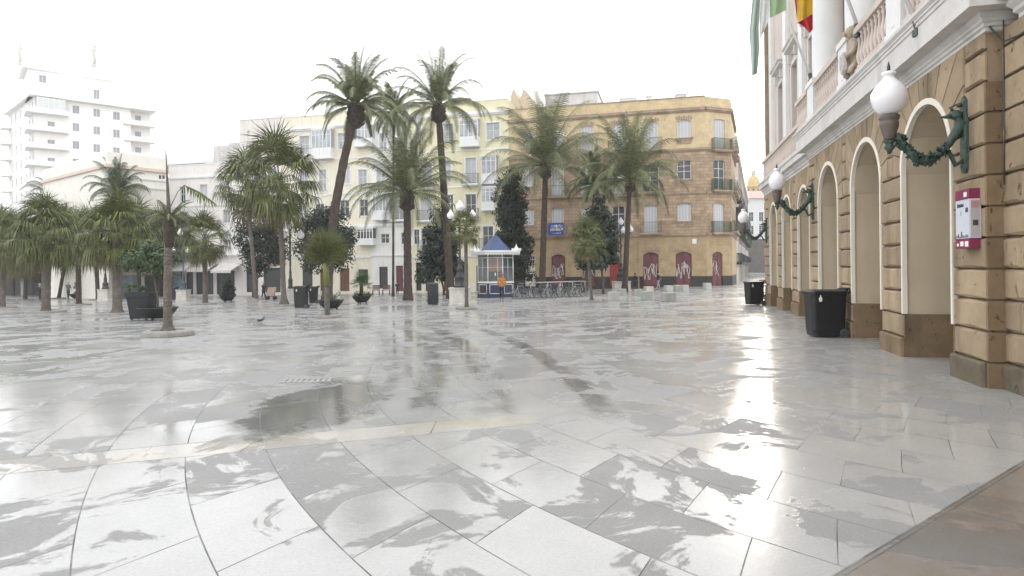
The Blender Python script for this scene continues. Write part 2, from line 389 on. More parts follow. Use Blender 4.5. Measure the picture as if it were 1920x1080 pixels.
    trk = mth('MULTIPLY', mth('MULTIPLY', trk, tn), mth('MULTIPLY', rng(Y, 6.6, 7.4), rng(Y, 15.0, 24.0, 1.0, 0.0)))
    pdx = mth('MULTIPLY', mth('ADD', X, 2.35), 1.1); pdy = mth('MULTIPLY', mth('SUBTRACT', Y, 7.6), 0.55)
    pat = rng(mth('ADD', mth('SQRT', mth('ADD', mth('MULTIPLY', pdx, pdx), mth('MULTIPLY', pdy, pdy))), mth('MULTIPLY', noise(1.8, 7, 0.7), 1.3)), 1.35, 1.6, 1.0, 0.0)
    damp2 = mth('MAXIMUM', mth('MULTIPLY', trk, 0.8), pat)
    dk = mix(film, 0.66, 1.0, 'FLOAT'); dk = mix(damp2, dk, 0.42, 'FLOAT')  # dry stone darkened, film left light: sky sheen put into the colour
    sc = N(nt, 'ShaderNodeVectorMath', operation='SCALE'); ln(stone, sc.inputs[0]); ln(dk, sc.inputs['Scale'])
    jn = mth('MULTIPLY', joint, rng(noise(1.7, 4), 0.4, 0.6, 0.45, 1.0)); col = mix(jn, sc.outputs[0], (0.06, 0.06, 0.057))
    ln(col, b.inputs['Base Color'])
    rg = mix(film, rng(fine, 0.3, 0.7, 0.55, 0.75), rng(noise(0.22, 4), 0.38, 0.62, 0.08, 0.25), 'FLOAT')
    rg = mix(damp2, rg, 0.09, 'FLOAT'); rg = mix(joint, rg, 0.6, 'FLOAT'); ln(rg, b.inputs['Roughness'])
    b.inputs['Specular IOR Level'].default_value = 0.6
    # bump: joints sunk, stone grain where not under water, slow waviness
    h1 = mth('MULTIPLY', joint, -1.0)
    h2 = mth('MULTIPLY', mth('MULTIPLY', fine, mth('SUBTRACT', 1.0, film)), 0.6)
    h3 = mth('ADD', mth('MULTIPLY', noise(2.0, 4), 0.8), mth('MULTIPLY', mth('MULTIPLY', noise(17, 3), film), 0.35))
    tilt = mth('MULTIPLY', rr, 0.35)
    bp = N(nt, 'ShaderNodeBump', Strength=0.5, Distance=0.004); ln(mth('ADD', mth('ADD', h1, h2), mth('ADD', h3, tilt)), bp.inputs['Height'])
    ln(bp.outputs[0], b.inputs['Normal'])
    return m
def ground():
    xs = [-2500, -900, -400, -220, -150]+[-120+2*i for i in range(81)]+[60, 90, 160, 400, 900, 2500]
    ys = [-2000, -500, -120, -50, -24, -12, -6, -2]+[i*1.0 for i in range(0, 50)]+[50+2.5*i for i in range(20)]+[105, 130, 180, 300, 600, 1200, 3000]
    mb = MB()
    for y in ys:
        for x in xs: mb.v.append((x, y, gz(x, y)))
    n = len(xs)
    for j in range(len(ys)-1):
        for i in range(n-1):
            mb.f.append((j*n+i, j*n+i+1, (j+1)*n+i+1, (j+1)*n+i)); mb.m.append(0); mb.sm.append(True)
    tag(mb.build('ground', ground_mat()), 'wet pale stone paving of the square with curved joints', kind='structure')
ground()
# drain grating in the paving
x, y, z = G(575, 714)
mb = MB()
mb.box(-0.36, 0.36, -0.14, -0.11, 0, 0.006); mb.box(-0.36, 0.36, 0.11, 0.14, 0, 0.006)
for k in range(9): mb.box(-0.34+k*0.08, -0.30+k*0.08, -0.109, 0.109, 0, 0.005)
tag(mb.build('drain_grating', m_conc, loc=(x, y, z+0.002), rz=0.15), 'flat iron drain grating set in the wet paving', 'drain')
# ------------------------------------------------------------------ the row of houses across the square
ROW = -0.2498
def rowpt(px):
    dx, _ = ray(px, 500); Y = 63.3/(1+0.255*dx); return dx*Y, Y
def row_frame(px):
    x, y = rowpt(px); return Frame(x, y, ROW)
def merge(tmp, main, name=None):
    bpy.context.view_layer.update()
    rel = main.matrix_world.inverted() @ tmp.matrix_world
    for ch in list(tmp.children):
        m = rel @ ch.matrix_basis; ch.parent = main; ch.matrix_parent_inverse = Matrix()
        ch.location = m.to_translation(); ch.rotation_euler = m.to_euler()
    bpy.data.objects.remove(tmp)
def shell(par, fr, s1, z0, z1, holes, mats, D=9, s0=0.0, depth=0.22, name='wall'):
    mb = MB(); wall(mb, s0, s1, z0, z1, holes, depth, 0, 0, 1)
    mb.poly([(s0, 0, z0), (s0, 0, z1), (s0, D, z1), (s0, D, z0)], 0); mb.poly([(s1, 0, z0), (s1, D, z0), (s1, D, z1), (s1, 0, z1)], 0)
    mb.poly([(s0, D, z0), (s0, D, z1), (s1, D, z1), (s1, D, z0)], 0)
    mb.build(name, mats, par)
    mb = MB(); mb.box(s0+0.2, s1-0.2, 0.2, D-0.2, z1-0.55, z1-0.45); mb.build('roof', m_conc, par)
def belt(par, fr, s0, s1, z, h=0.22, out=0.12, mat=None, name='cornice'):
    mb = MB(); mb.box(s0, s1, -out, -0.003, z-h/2, z+h/2); mb.box(s0, s1, -out*0.55, -0.003, z-h, z-h/2-0.002); mb.build(name, mat or m_white, par)
def mirador(par, a, b, c, d, cols=4, dep=0.7, solid=0.35, glass=None, mat=None):
    f = MB(); t = 0.07; zs_ = c+(d-c)*solid
    f.box(a-0.06, b+0.06, -dep-0.06, -0.004, c-0.14, c); f.box(a-0.08, b+0.08, -dep-0.08, -0.004, d, d+0.14)
    f.box(a, b, -dep, -dep+0.05, c, zs_)
    f.box(a, a+0.05, -dep+0.05, -0.004, c, zs_); f.box(b-0.05, b, -dep+0.05, -0.004, c, zs_)
    for k in range(cols+1):
        x = a+(b-a-t)*k/cols; f.box(x, x+t, -dep-0.02, -dep+0.06, zs_, d); f.box(x, x+t, -dep-0.03, -dep-0.001, c+0.03, zs_)
    f.box(a, b, -dep-0.03, -dep-0.021, d-0.12, d); f.box(a, b, -dep-0.015, -dep+0.02, zs_+(d-zs_)*0.7, zs_+(d-zs_)*0.7+0.05)
    o = f.build('mirador', mat or m_wframe, par)
    g = MB(); g.box(a+t, b-t, -dep+0.0, -dep+0.03, zs_+0.002, d-0.002); g.box(a+0.01, a+0.04, -dep+0.05, -0.02, zs_, d); g.box(b-0.04, b-0.01, -dep+0.05, -0.02, zs_, d)
    g.build('pane', glass or m_glass_l, o); return o
rail_green = M('olive_green_railing', (0.06, 0.085, 0.055), 0.5, 0.2)
rail_grey = M('grey_painted_railing', (0.16, 0.15, 0.15), 0.5, 0.2)
m_maroon = M('dull_maroon_door', (0.16, 0.055, 0.062), 0.6, 0.15, 2, stain=0.3)
m_reddoor = M('bright_red_door', (0.30, 0.03, 0.03), 0.55, 0.1)
m_graf = M('white_spray_paint', (0.62, 0.60, 0.60), 0.7, 0.1)
m_wood = M('brown_wood', (0.15, 0.075, 0.04), 0.6, 0.3, 6)
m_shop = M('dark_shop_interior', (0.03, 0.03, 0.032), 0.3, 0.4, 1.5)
m_shopblue = M('pale_shop_window', (0.28, 0.38, 0.40), 0.15, 0.3, 1.5)
def graffiti(par, a, b, c, d, y, seed, n=7):
    rnd = random.Random(seed); mb = MB()
    for k in range(n):
        x = a+(b-a)*(k+0.3)/n; z = c+(d-c)*rnd.uniform(0.45, 0.75); pts = []
        dx = (b-a)/n*0.5
        for i in range(9):
            t = i/8; pts.append((x+dx*math.sin(t*rnd.uniform(5, 9)+k), y, z+(d-c)*0.28*math.cos(t*rnd.uniform(4, 8)+k*1.7)))
        for p, q in zip(pts, pts[1:]):
            vx, vz = q[0]-p[0], q[2]-p[2]; l = math.hypot(vx, vz) or 1; ox, oz = -vz/l*0.022, vx/l*0.022
            mb.poly([(p[0]-ox, y, p[2]-oz), (q[0]-ox, y, q[2]-oz), (q[0]+ox, y, q[2]+oz), (p[0]+ox, y, p[2]+oz)])
    mb.build('graffiti', m_graf, par)
def door(par, a, b, c, d, mat, y=0.14, leaves=2, rise=0.0, name='door'):
    mb = MB(); n = leaves; w_ = (b-a)/n
    for k in range(n):
        mb.box(a+w_*k+0.01, a+w_*(k+1)-0.01, y, y+0.06, c, d)
        for zz in range(3):
            z0 = c+(d-c)*(0.06+zz*0.31); mb.box(a+w_*k+0.12, a+w_*(k+1)-0.12, y-0.025, y-0.001, z0, z0+(d-c)*0.24)
    return mb.build(name, mat, par)
# ---- brown stone corner house
m_bstone = brickmat('weathered_brown_stone', (0.34, 0.25, 0.18), (0.40, 0.30, 0.22), (0.26, 0.2, 0.15), 0.75, 0.32, 0.025, zones=None)
def brown_house():
    fr = row_frame(955); H = thing('corner_house', 'brown stone four storey corner house with maroon doors and green balconies', 'house', (*fr.o, 0), ROW)
    zt = fr.L(1230, 187)[1]; zc = fr.L(1230, 209)[1]; z4 = fr.L(1230, 283)[1]; z3 = fr.L(1230, 363)[1]; z2 = fr.L(1230, 440)[1]; zp = fr.L(1230, 518)[1]; s1 = fr.L(1323, 300)[0]
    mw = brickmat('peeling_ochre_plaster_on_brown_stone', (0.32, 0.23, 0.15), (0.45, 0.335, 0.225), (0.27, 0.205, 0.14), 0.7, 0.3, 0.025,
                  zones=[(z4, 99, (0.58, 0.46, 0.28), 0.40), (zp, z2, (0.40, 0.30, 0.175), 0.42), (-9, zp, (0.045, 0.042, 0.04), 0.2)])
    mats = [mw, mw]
    W = [(1269,1296,225,258,'s'),(1208,1234,229,280,'sb'),(1148,1173,233,284,'sb'),(1089,1113,236,286,'sb'),(1035,1057,243,290,'sb'),(978,1001,247,277,'s'),
         (1269,1296,301,336,'o'),(1202,1236,308,360,'ob'),(1147,1172,307,366,'sb'),(1088,1111,310,367,'sb'),(1033,1057,313,368,'sb'),(979,1001,317,350,'s'),
         (1270,1296,381,414,'s'),(1208,1233,385,437,'sb'),(1148,1172,387,438,'ob'),(1090,1113,389,440,'sb'),(1034,1057,390,441,'sb'),(979,1001,392,422,'s')]
    D_ = [(1034,1060,477,537),(1091,1116,480,537),(1143,1162,486,537),(1206,1235,473,539),(1267,1297,472,539),(984,1004,495,537)]
    holes = [fr.rect(*w_[:4])+(0.12,) for w_ in W]+[fr.rect(*d)+(0.25,) for d in D_]
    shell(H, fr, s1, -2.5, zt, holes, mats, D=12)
    for w_, h in zip(W, holes):
        k = w_[4]; a, b, c, d = h[:4]
        if k[0] == 's': window(H, a+0.02, b-0.02, c, d+0.02, 'shutter', cols=4, name='shuttered_window')
        else: window(H, a+0.02, b-0.02, c, d+0.02, 'glass', cols=2, rows=3)
        if 'b' in k: balcony(H, a-0.38, b+0.38, c, 0.5, 1.0, m_bstone, rail_green if c > z3-1 and a > 9 else rail_grey if c < z3 else rail_green)
        else:
            mb = MB(); mb.box(a-0.2, b+0.2, -0.12, -0.003, c-0.1, c); mb.box(a-0.1, b+0.1, -0.06, -0.003, c-0.34, c-0.102); mb.box(a, b, -0.04, -0.003, c-0.6, c-0.4); mb.build('sill', m_bstone, H)
    for i, (d, h) in enumerate(zip(D_, holes[len(W):])):
        a, b, c, t = h[:4]
        o = door(H, a, b, c, t, m_reddoor if i == 2 else (m_creamtrim if i == 5 else m_maroon), 0.15)
        if i in (0, 1, 3, 4): graffiti(o, a+0.1, b-0.1, c+0.3, t-0.8, 0.115, 40+i, 4+i % 3)
    for h in holes:      # stone voussoirs over doors and windows
        mb = MB(); a, b, c, t = h[:4]
        for k in range(7):
            x = a-0.1+(b-a+0.2)*k/7; l = 0.32+0.08*(k % 2); mb.box(x+0.02, x+(b-a+0.2)/7-0.02, -0.025, -0.003, t+0.03, t+l)
        mb.build('voussoirs', m_bstone, H)
    belt(H, fr, -0.02, s1, zc, 0.26, 0.22, m_bstone); belt(H, fr, -0.02, s1, z4, 0.2, 0.12, m_bstone, 'belt_course'); belt(H, fr, -0.02, s1, z3, 0.2, 0.12, m_bstone, 'belt_course'); belt(H, fr, -0.02, s1, z2, 0.2, 0.14, m_bstone, 'belt_course')
    mb = MB(); mb.box(-0.02, s1, -0.06, 0.3, zt, zt+0.1); mb.build('parapet_cap', m_bstone, H)
    # small barred window, street name plate, drain pipe
    a, b, c, d = fr.rect(990, 1003, 480, 494); mb = MB(); mb.box(a, b, -0.03, -0.003, c, d)
    o = mb.build('window', m_shop, H); mb = MB()
    for k in range(4): mb.box(a+(b-a)*k/3-0.02, a+(b-a)*k/3+0.02, -0.06, -0.035, c, d)
    for k in range(3): mb.box(a, b, -0.08, -0.061, c+(d-c)*k/2-0.02, c+(d-c)*k/2+0.02)
    mb.build('grille', m_wframe, o)
    a, b, c, d = fr.rect(1298, 1306, 448, 457); mb = MB(); mb.box(a, b, -0.04, -0.003, c, d); mb.build('name_plate', m_white, H)
    a, z = fr.L(1196, 440); mb = MB(); mb.box(a, a+0.09, -0.1, -0.003, -1, z2-0.2); mb.build('drain_pipe', m_bstone, H)
    # chamfered corner
    cx = fr.o[0]+fr.ex[0]*s1; cy = fr.o[1]+fr.ex[1]*s1
    f2 = Frame(cx, cy, 0.39); T = thing('t', '', '', (cx, cy, 0), 0.39); s2 = f2.L(1371, 300)[0]
    W2 = [(1338,1359,223,281,'sb'),(1338,1359,300,357,'ob'),(1338,1358,381,436,'sb')]; h2 = [f2.rect(*w_[:4])+(0.12,) for w_ in W2]+[f2.rect(1336,1355,472,538)+(0.25,)]
    shell(T, f2, s2, -2.5, zt, h2, mats, D=5)
    for w_, h in zip(W2, h2):
        a, b, c, d = h[:4]; window(T, a+0.02, b-0.02, c, d+0.02, 'shutter' if w_[4][0] == 's' else 'glass', cols=4 if w_[4][0] == 's' else 2, rows=3, name='shuttered_window')
        balcony(T, a-0.3, b+0.55, c, 0.5, 1.0, m_bstone, M('green_sheet_railing', (0.05, 0.09, 0.055), 0.5, 0.2), sp_=0.07)
    a, b, c, d = h2[3][:4]; o = door(T, a, b, c, d, m_maroon); graffiti(o, a, b-0.3, c+0.5, d-0.4, 0.115, 77, 3)
    for z, h, o_ in ((zc, .26, .22), (z4, .2, .12), (z3, .2, .12), (z2, .2, .14)): belt(T, f2, 0, s2, z, h, o_, m_bstone, 'belt_course')
    merge(T, H)
    # side along the street
    cx2 = cx+f2.ex[0]*s2; cy2 = cy+f2.ex[1]*s2; a3 = math.atan2(1, 0.39)
    T = thing('t', '', '', (cx2, cy2, 0), a3); f3 = Frame(cx2, cy2, a3)
    hs_ = [(1.2+3*i, 2.3+3*i, z-3.3 if False else z+0.3, z+2.6, 0.1) for i in range(3) for z in (z2, z3, z4)]
    shell(T, f3, 10.0, -2.5, zt, hs_, mats, D=6)
    for h in hs_:
        a, b, c, d = h[:4]; window(T, a+0.02, b-0.02, c, d, 'shutter', cols=2, name='shuttered_window'); balcony(T, a-0.3, b+0.3, c, 0.5, 1.0, m_bstone, rail_green)
    for z, h, o_ in ((zc, .26, .22), (z4, .2, .12), (z3, .2, .12), (z2, .2, .14)): belt(T, f3, 0, 10, z, h, o_, m_bstone, 'belt_course')
    merge(T, H)
    # roof structures
    def rbox(p0, p1, y0, ytop, off, dep, mat, name):
        s0, z0 = fr.L(p0, y0, off); s_, z1 = fr.L(p1, ytop, off); mb = MB(); mb.box(s0, s_, off, off+dep, zt-1.5, z1); mb.box(s0-0.12, s_+0.12, off-0.12, off+dep+0.12, z1, z1+0.12); mb.build(name, mat, H)
    rbox(1022, 1120, 175, 172, 2.5, 6, m_greystone, 'roof_penthouse'); rbox(1268, 1284, 180, 177, 1.5, 1, m_white, 'chimney'); rbox(1213, 1220, 185, 181, 2, 0.6, m_white, 'chimney'); rbox(1163, 1190, 190, 184, 3, 3, m_white, 'roof_penthouse')
    mb = MB()
    for p0, p1, p2 in ((957, 962, 984), (976, 982, 1014)):
        a = fr.L(p0, 190, 3)[0]; b = fr.L(p2, 190, 3)[0]; m, z = fr.L(p1, 165, 3); zb = zt-1.0
        mb.prism([(a, zb), (b, zb), (b, zt+0.3), (m, z), (a, z-0.9)], 3.0, 8.0)
    mb.build('roof_gable', m_cream, H)
    return H, fr, (cx2, cy2, a3), zt, holes, z2
brown, frB, street0, ztB, holesB, z2B = brown_house()
# blue banner on a balcony
a, b, c, d = frB.rect(1028, 1057, 418, 441, -0.53)
o = thing('banner', 'blue banner with white lettering hung on a balcony of the brown house', 'banner', (*frB.o, 0), ROW)
mb = MB(); n = 12
for i in range(n):
    x0 = a+(b-a)*i/n; x1 = a+(b-a)*(i+1)/n; y0 = -0.56+0.015*math.sin(i*1.9); y1 = -0.56+0.015*math.sin((i+1)*1.9)
    mb.poly([(x0, y0, c), (x1, y1, c), (x1, y1, d), (x0, y0, d)], 0, True); mb.poly([(x0, y0+.006, c), (x0, y0+.006, d), (x1, y1+.006, d), (x1, y1+.006, c)], 0, True)
mb.build('cloth', M('blue_banner_cloth', (0.045, 0.075, 0.30), 0.8, 0.1), o)
mb = MB(); rnd = random.Random(5)
for row_, (z0, hh, x0, x1) in enumerate(((0.62, 0.22, 0.2, 0.92), (0.36, 0.2, 0.14, 0.97), (0.12, 0.07, 0.3, 0.8))):
    x = a+(b-a)*x0; z = c+(d-c)*z0; h = (d-c)*hh
    while x < a+(b-a)*x1:
        l = rnd.uniform(0.05, 0.1); mb.box(x, x+0.028, -0.584, -0.578, z, z+h)
        if rnd.random() < 0.7: mb.box(x+0.028, x+l, -0.584, -0.578, z+h*rnd.choice((0, .42, .8)), z+h*rnd.choice((0, .42, .8))+0.03+h*0.2)
        x += l+0.02
mb.build('lettering', m_white, o)
# ---- generic house of the row
def house(name, label, p0, p1, ptop, col, wins, belts=(), mirs=(), D=10, ground=None, extra=None, trim=None, plinth=None, doors=(), surround=0.12, matw=None):
    fr = row_frame(p0); H = thing(name, label, 'house', (*fr.o, 0), ROW)
    s1 = fr.L(p1, 400)[0]; zt = fr.L(*ptop)[1]
    mw = matw or M(name+'_render', col, 0.85, 0.06, 0.8, 0.1, 12, stain=0.12)
    holes = [fr.rect(*w_[:4]) for w_ in wins]+[fr.rect(*d[:4]) for d in doors]
    shell(H, fr, s1, -2.5, zt, holes, [mw, mw], D)
    for w_, h in zip(wins, holes):
        k = w_[4]; a, b, c, d = h
        if k[0] == 's': window(H, a+0.01, b-0.01, c, d, 'shutter', cols=2, surround=surround, name='shuttered_window')
        else: window(H, a+0.01, b-0.01, c, d, 'glass', glass=m_glass_l if k[0] == 'l' else m_glass, surround=surround)
        if 'b' in k: balcony(H, a-0.3, b+0.3, c, 0.55, 1.0, m_white, rail_grey)
    for d, h in zip(doors, holes[len(wins):]):
        a, b, c, t = h
        if d[4] == 'w': door(H, a, b, c, t, m_wood)
        elif d[4] == 'm': door(H, a, b, c, t, m_maroon)
        else:
            mb = MB(); mb.box(a, b, 0.15, 0.18, c, t); o = mb.build('shop_window', m_shop if d[4] == 'k' else m_shopblue, H)
            mb = MB(); mb.box(a, a+0.06, 0.1, 0.148, c, t); mb.box(b-0.06, b, 0.1, 0.148, c, t); mb.box(a+.06, b-.06, 0.1, 0.148, t-0.5, t-0.44); mb.build('frame', m_darkgrey, o)
    for px, py, h, out in belts: belt(H, fr, 0, s1, fr.L(px, py)[1], h, out, trim)
    for a_, b_, c_, d_, cols, gl in mirs:
        a, b, c, d = fr.rect(a_, b_, c_, d_, -0.7); mirador(H, a, b, c, d, cols, glass=gl)
    mb = MB(); mb.box(0, s1, -0.05, 0.25, zt, zt+0.09); mb.build('parapet_cap', trim or m_white, H)
    if plinth:
        mb = MB(); z = fr.L((p0+p1)/2, plinth)[1]
        last = 0.0
        for h in sorted([h for h in holes[len(wins):]], key=lambda q: q[0])+[(s1, s1, 0, 0)]:
            if h[0]-last > 0.05: mb.box(last, h[0]-0.02, -0.05, -0.003, -2.5, z)
            last = h[1]+0.02
        mb.build('plinth', m_creamtrim, H)
    return H, fr, zt, s1
hE = house('yellow_house', 'pale yellow house with white surrounds next to the brown corner house', 772, 955, (880, 191), (0.72, 0.67, 0.46),
    [(831,850,232,265,'l'),(912,937,230,262,'l'),(780,790,228,262,'l'),(829,846,300,342,'s'),(873,893,296,345,'sb'),(790,810,306,352,'lb'),
     (789,810,367,413,'sb'),(838,850,365,402,'g'),(873,893,364,410,'gb'),(752+24,786,430,458,'g'),(790,806,428,470,'gb'),(838,852,428,460,'l'),(905,925,424,466,'gb')],
    belts=[(860,214,0.3,0.28),(860,282,0.12,0.06),(860,350,0.12,0.06),(860,480,0.16,0.1)], mirs=[(861,896,224,272,4,m_glass_l),(902,930,292,342,3,m_glass_l),(902,927,352,392,3,m_glass_l)],
    doors=[(780,790,492,545,'k'),(798,815,496,546,'k'),(832,846,500,546,'m'),(862,878,496,546,'k'),(893,910,498,546,'k'),(925,940,498,546,'m')], plinth=532)
hD = house('white_house', 'white house with glazed galleries left of the pale yellow house', 696, 772, (735, 204), (0.76, 0.75, 0.71),
    [(711,725,250,285,'l'),(745,758,248,282,'l'),(706,722,318,352,'l'),(738,758,362,412,'lb'),(714,730,438,456,'g'),(752,764,436,458,'g'),(738,752,310,350,'lb')],
    belts=[(735,228,0.28,0.25),(735,290,0.12,0.06),(735,358,0.16,0.12),(735,421,0.2,0.18),(735,478,0.16,0.1)], mirs=[(698,730,364,410,5,m_glass_l)],
    doors=[(711,727,500,541,'k'),(742,756,498,546,'m'),(760,770,500,545,'k')], plinth=536)
m_creamy = (0.76, 0.71, 0.57)
hC = house('cream_house', 'cream house with a white boxed gallery over its ground floor', 614, 696, (655, 209), m_creamy,
    [(634,650,250,280,'l'),(640,656,312,345,'s'),(637,655,375,405,'g'),(674,690,374,405,'g'),(638,654,438,458,'l'),(672,688,318,350,'l')],
    belts=[(655,233,0.28,0.25),(655,296,0.12,0.06),(655,362,0.12,0.08),(655,424,0.2,0.18),(655,482,0.16,0.1)], mirs=[(664,697,236,272,5,m_glass_l),(670,699,428,457,5,m_glass)],
    doors=[(637,655,503,546,'w'),(672,690,505,534,'k')], plinth=536)
hB = house('pale_cream_house', 'pale cream house with a white ground floor behind the tall leaning palm', 534, 614, (575, 218), (0.76, 0.71, 0.58),
    [(562,580,255,290,'l'),(562,578,320,360,'l'),(598,612,318,360,'l'),(560,576,385,415,'l'),(592,608,382,412,'g'),(566,582,440,462,'g'),(596,610,440,460,'g')],
    belts=[(575,240,0.3,0.28),(575,305,0.12,0.06),(575,368,0.12,0.06),(575,430,0.2,0.18),(575,480,0.16,0.1)], mirs=[(584,620,243,295,5,m_glass_l)],
    doors=[(567,586,502,547,'k'),(600,614,506,546,'w')], plinth=536)
hA = house('pink_grey_house', 'pinkish grey plain house with tiny slit windows near its top', 452, 534, (490, 223), (0.72, 0.67, 0.63),
    [(464,468,245,257,'g'),(495,499,243,256,'g'),(521,525,232,248,'l'),(462,474,310,335,'l'),(505,516,308,333,'l'),(462,476,380,405,'l'),(505,518,380,405,'l'),(470,484,440,466,'l'),(508,522,438,464,'l')],
    belts=[(490,420,0.2,0.18),(490,480,0.2,0.3)], doors=[(462,484,503,548,'k'),(494,526,502,548,'k')], surround=0.0)
hA1 = house('arcade_house', 'pinkish white low house with a shopping arcade and awnings at street level', 318, 452, (370, 309), (0.76, 0.72, 0.69),
    [(338,348,350,382,'g'),(375,389,346,372,'s'),(412,424,344,372,'l'),(338,350,398,424,'l'),(375,388,394,422,'l'),(418,432,394,418,'l'),(338,350,440,466,'l'),(378,392,438,464,'l'),(420,434,438,464,'l')],
    belts=[(380,331,0.2,0.15),(380,385,0.16,0.08),(380,430,0.12,0.06),(380,478,0.2,0.6),(380,496,0.25,0.9)], doors=[(322,344,508,552,'b'),(349,362,508,552,'k'),(368,400,508,552,'k'),(406,440,508,552,'k')], surround=0.1)
# set back roof blocks above the arcade house
fr = hA1[1]
for p0, p1, yt, off in ((400, 430, 272, 3.0), (430, 456, 266, 2.0)):
    s0 = fr.L(p0, 300, off)[0]; s_, z = fr.L(p1, yt, off); mb = MB(); mb.box(s0, s_-0.01, off, off+5, hA1[2]-1, z); mb.build('roof_penthouse', m_greystone, hA1[0])
s0, z0 = fr.L(322, 315, 3); s_, z1 = fr.L(405, 312, 3); zr = fr.L(330, 288, 5)[1]
mb = MB(); mb.rings([[(s0-4, 1.0, z0), (s_, 1.0, z0), (s_, 9, z0), (s0-4, 9, z0)], [(s0-3, 4.9, zr), (s0+2.0, 4.9, zr), (s0+2.0, 5.1, zr), (s0-3, 5.1, zr)]], 0, True, False)
mb.build('roof', M('pale_grey_roofing', (0.5, 0.49, 0.49), 0.8, 0.05), hA1[0])
# higher block with step at the right end of the pink grey house
fr = hA[1]; s0 = fr.L(511, 300)[0]; z = fr.L(520, 214)[1]; mb = MB(); mb.box(s0, hA[3], 0.3, 6, hA[2]-1, z); mb.build('stair_tower', m_greystone, hA[0])
# salmon lower part
m_salmon = M('salmon_render', (0.42, 0.27, 0.20), 0.85, 0.08)
a, b, c, d = fr.rect(500, 535, 400, 498); mb = MB(); mb.box(a, b, -0.05, -0.004, c, d); mb.build('salmon_panel', m_salmon, hA[0])
# red awning on a roof of the yellow house
fr = hE[1]; a, b, c, d = fr.rect(846, 882, 181, 193, 2.0); mb = MB()
mb.rings([[(a, 2.0, c), (b, 2.0, c), (b, 4.5, c), (a, 4.5, c)], [(a+0.6, 3.2, d+0.1), (b-0.4, 3.2, d+0.1), (b-0.4, 3.5, d+0.1), (a+0.6, 3.5, d+0.1)]], 0, True, False)
for x in (a+0.1, b-0.15): mb.box(x, x+0.06, 2.1, 2.16, hE[2]-1, c)
tag(mb.build('roof_awning', M('red_awning_cloth', (0.42, 0.05, 0.04), 0.7, 0.08), loc=(*fr.o, 0), rz=ROW), 'red awning standing on the roof of the pale yellow house', 'awning')
# awnings of the arcade
fr = hA1[1]
for i, (p0, p1, y0, y1, c) in enumerate(((322, 366, 505, 494, 0), (368, 408, 506, 497, 1), (412, 450, 508, 499, 1))):
    a = fr.L(p0, 500, -1)[0]; b = fr.L(p1, 500, -1)[0]; z0 = fr.L(p0, y0, -2.4)[1]; z1 = z0+0.7
    mb = MB(); mb.rings([[(a, -2.5, z0), (b, -2.5, z0), (b, -2.5, z0+0.05), (a, -2.5, z0+0.05)], [(a, -0.95, z1), (b, -0.95, z1), (b, -0.95, z1+0.05), (a, -0.95, z1+0.05)]], 0, True, False)
    mb.box(a, b, -2.52, -2.501, z0-0.22, z0+0.03)
    tag(mb.build('awning', m_white if c == 0 else m_greystone, loc=(*fr.o, 0), rz=ROW), ['leftmost white cloth awning over the arcade shops', 'middle pale cloth awning over the arcade shops', 'rightmost pale cloth awning over the arcade shops'][i], 'awning', 'awnings over the arcade')
# ---- angled house at the left
x0, y0 = rowpt(316); aL = math.atan2(1, 0.77); LEN = 6.2
ox, oy = x0-math.cos(aL)*LEN, y0-math.sin(aL)*LEN
fL = Frame(ox, oy, aL); HL = thing('long_low_house', 'long low cream house with a peach roof band behind the fan palms', 'house', (ox, oy, 0), aL)
ztL = fL.L(300, 296)[1]
mw = M('cream_white_render', (0.80, 0.77, 0.70), 0.85, 0.05, 0.8, 0.1, 12, stain=0.1)
hol = []
for k in range(2):
    s_ = LEN-2.2-2.7*k
    for z in (1.6, 5.2): hol.append((s_, s_+1.1, z+0.2, z+2.1))
    hol.append((s_-.4, s_+1.7, -2.2, 1.1))
shell(HL, fL, LEN, -2.6, ztL, hol, [mw, mw], 20)
for h in hol:
    a, b, c, d = h
    if c > 0: window(HL, a, b, c, d, 'glass', glass=m_glass_l, surround=0.1)
    else:
        mb = MB(); mb.box(a, b, 0.15, 0.18, c, d); mb.build('shop_window', m_shop if int(a) % 2 else m_shopblue, HL)
zb = fL.L(290, 317)[1]; mb = MB(); mb.box(-.25, LEN, -0.25, -0.003, zb-0.35, zb); mb.box(-.25, -.003, -.003, 20, zb-.35, zb); mb.build('roof_band', M('peach_tile_band', (0.66, 0.54, 0.46), 0.8, 0.1), HL)
for py in (337, 353): belt(HL, fL, 0, LEN, fL.L(290, py)[1], 0.18, 0.15)
mb = MB()
for px in (300, 306.5):
    s_, z = fL.L(px, 332); mb.box(s_-0.12, s_+0.12, -0.02, -0.003, z-0.2, z+0.2)
mb.build('vent_window', m_shop, HL)
mb = MB(); s_, z = fL.L(312, 276); mb.box(LEN-0.5, LEN, 0.3, 1.2, ztL-1, z); mb.build('chimney', m_white, HL)
# ---- low arcaded house behind the left grove
xa, ya = 0.0, 0.0
dxa, _ = ray(-90, 500); xa, ya = dxa*88.0, 88.0
fG = Frame(xa, ya, 0.06); HG = thing('grove_house', 'low pale house with dark openings seen between the trunks of the left grove', 'house', (xa, ya, 0), 0.06)
wG = fG.L(232, 500)[0]; zG = fG.L(100, 428)[1]; zo = fG.L(100, 512)[1]
mw = M('pale_grove_render', (0.50, 0.47, 0.42), 0.85, 0.06, 0.8, stain=0.15)
hol = [(1.0+2.9*k, 3.2+2.9*k, -3.5, zo) for k in range(int((wG-3)/2.9))]
shell(HG, fG, wG, -4, zG, hol, [mw, mw], 9)
for k, h in enumerate(hol):
    mb = MB(); mb.box(h[0], h[1], 0.15, 0.18, h[2], h[3]); mb.build('shop_window', m_shopblue if k % 4 == 1 else m_shop, HG)
    window(HG, h[0]+.5, h[1]-.5, zo+1.4, zo+3.2, 'glass', y=-.03, glass=m_glass_l, surround=0.1)
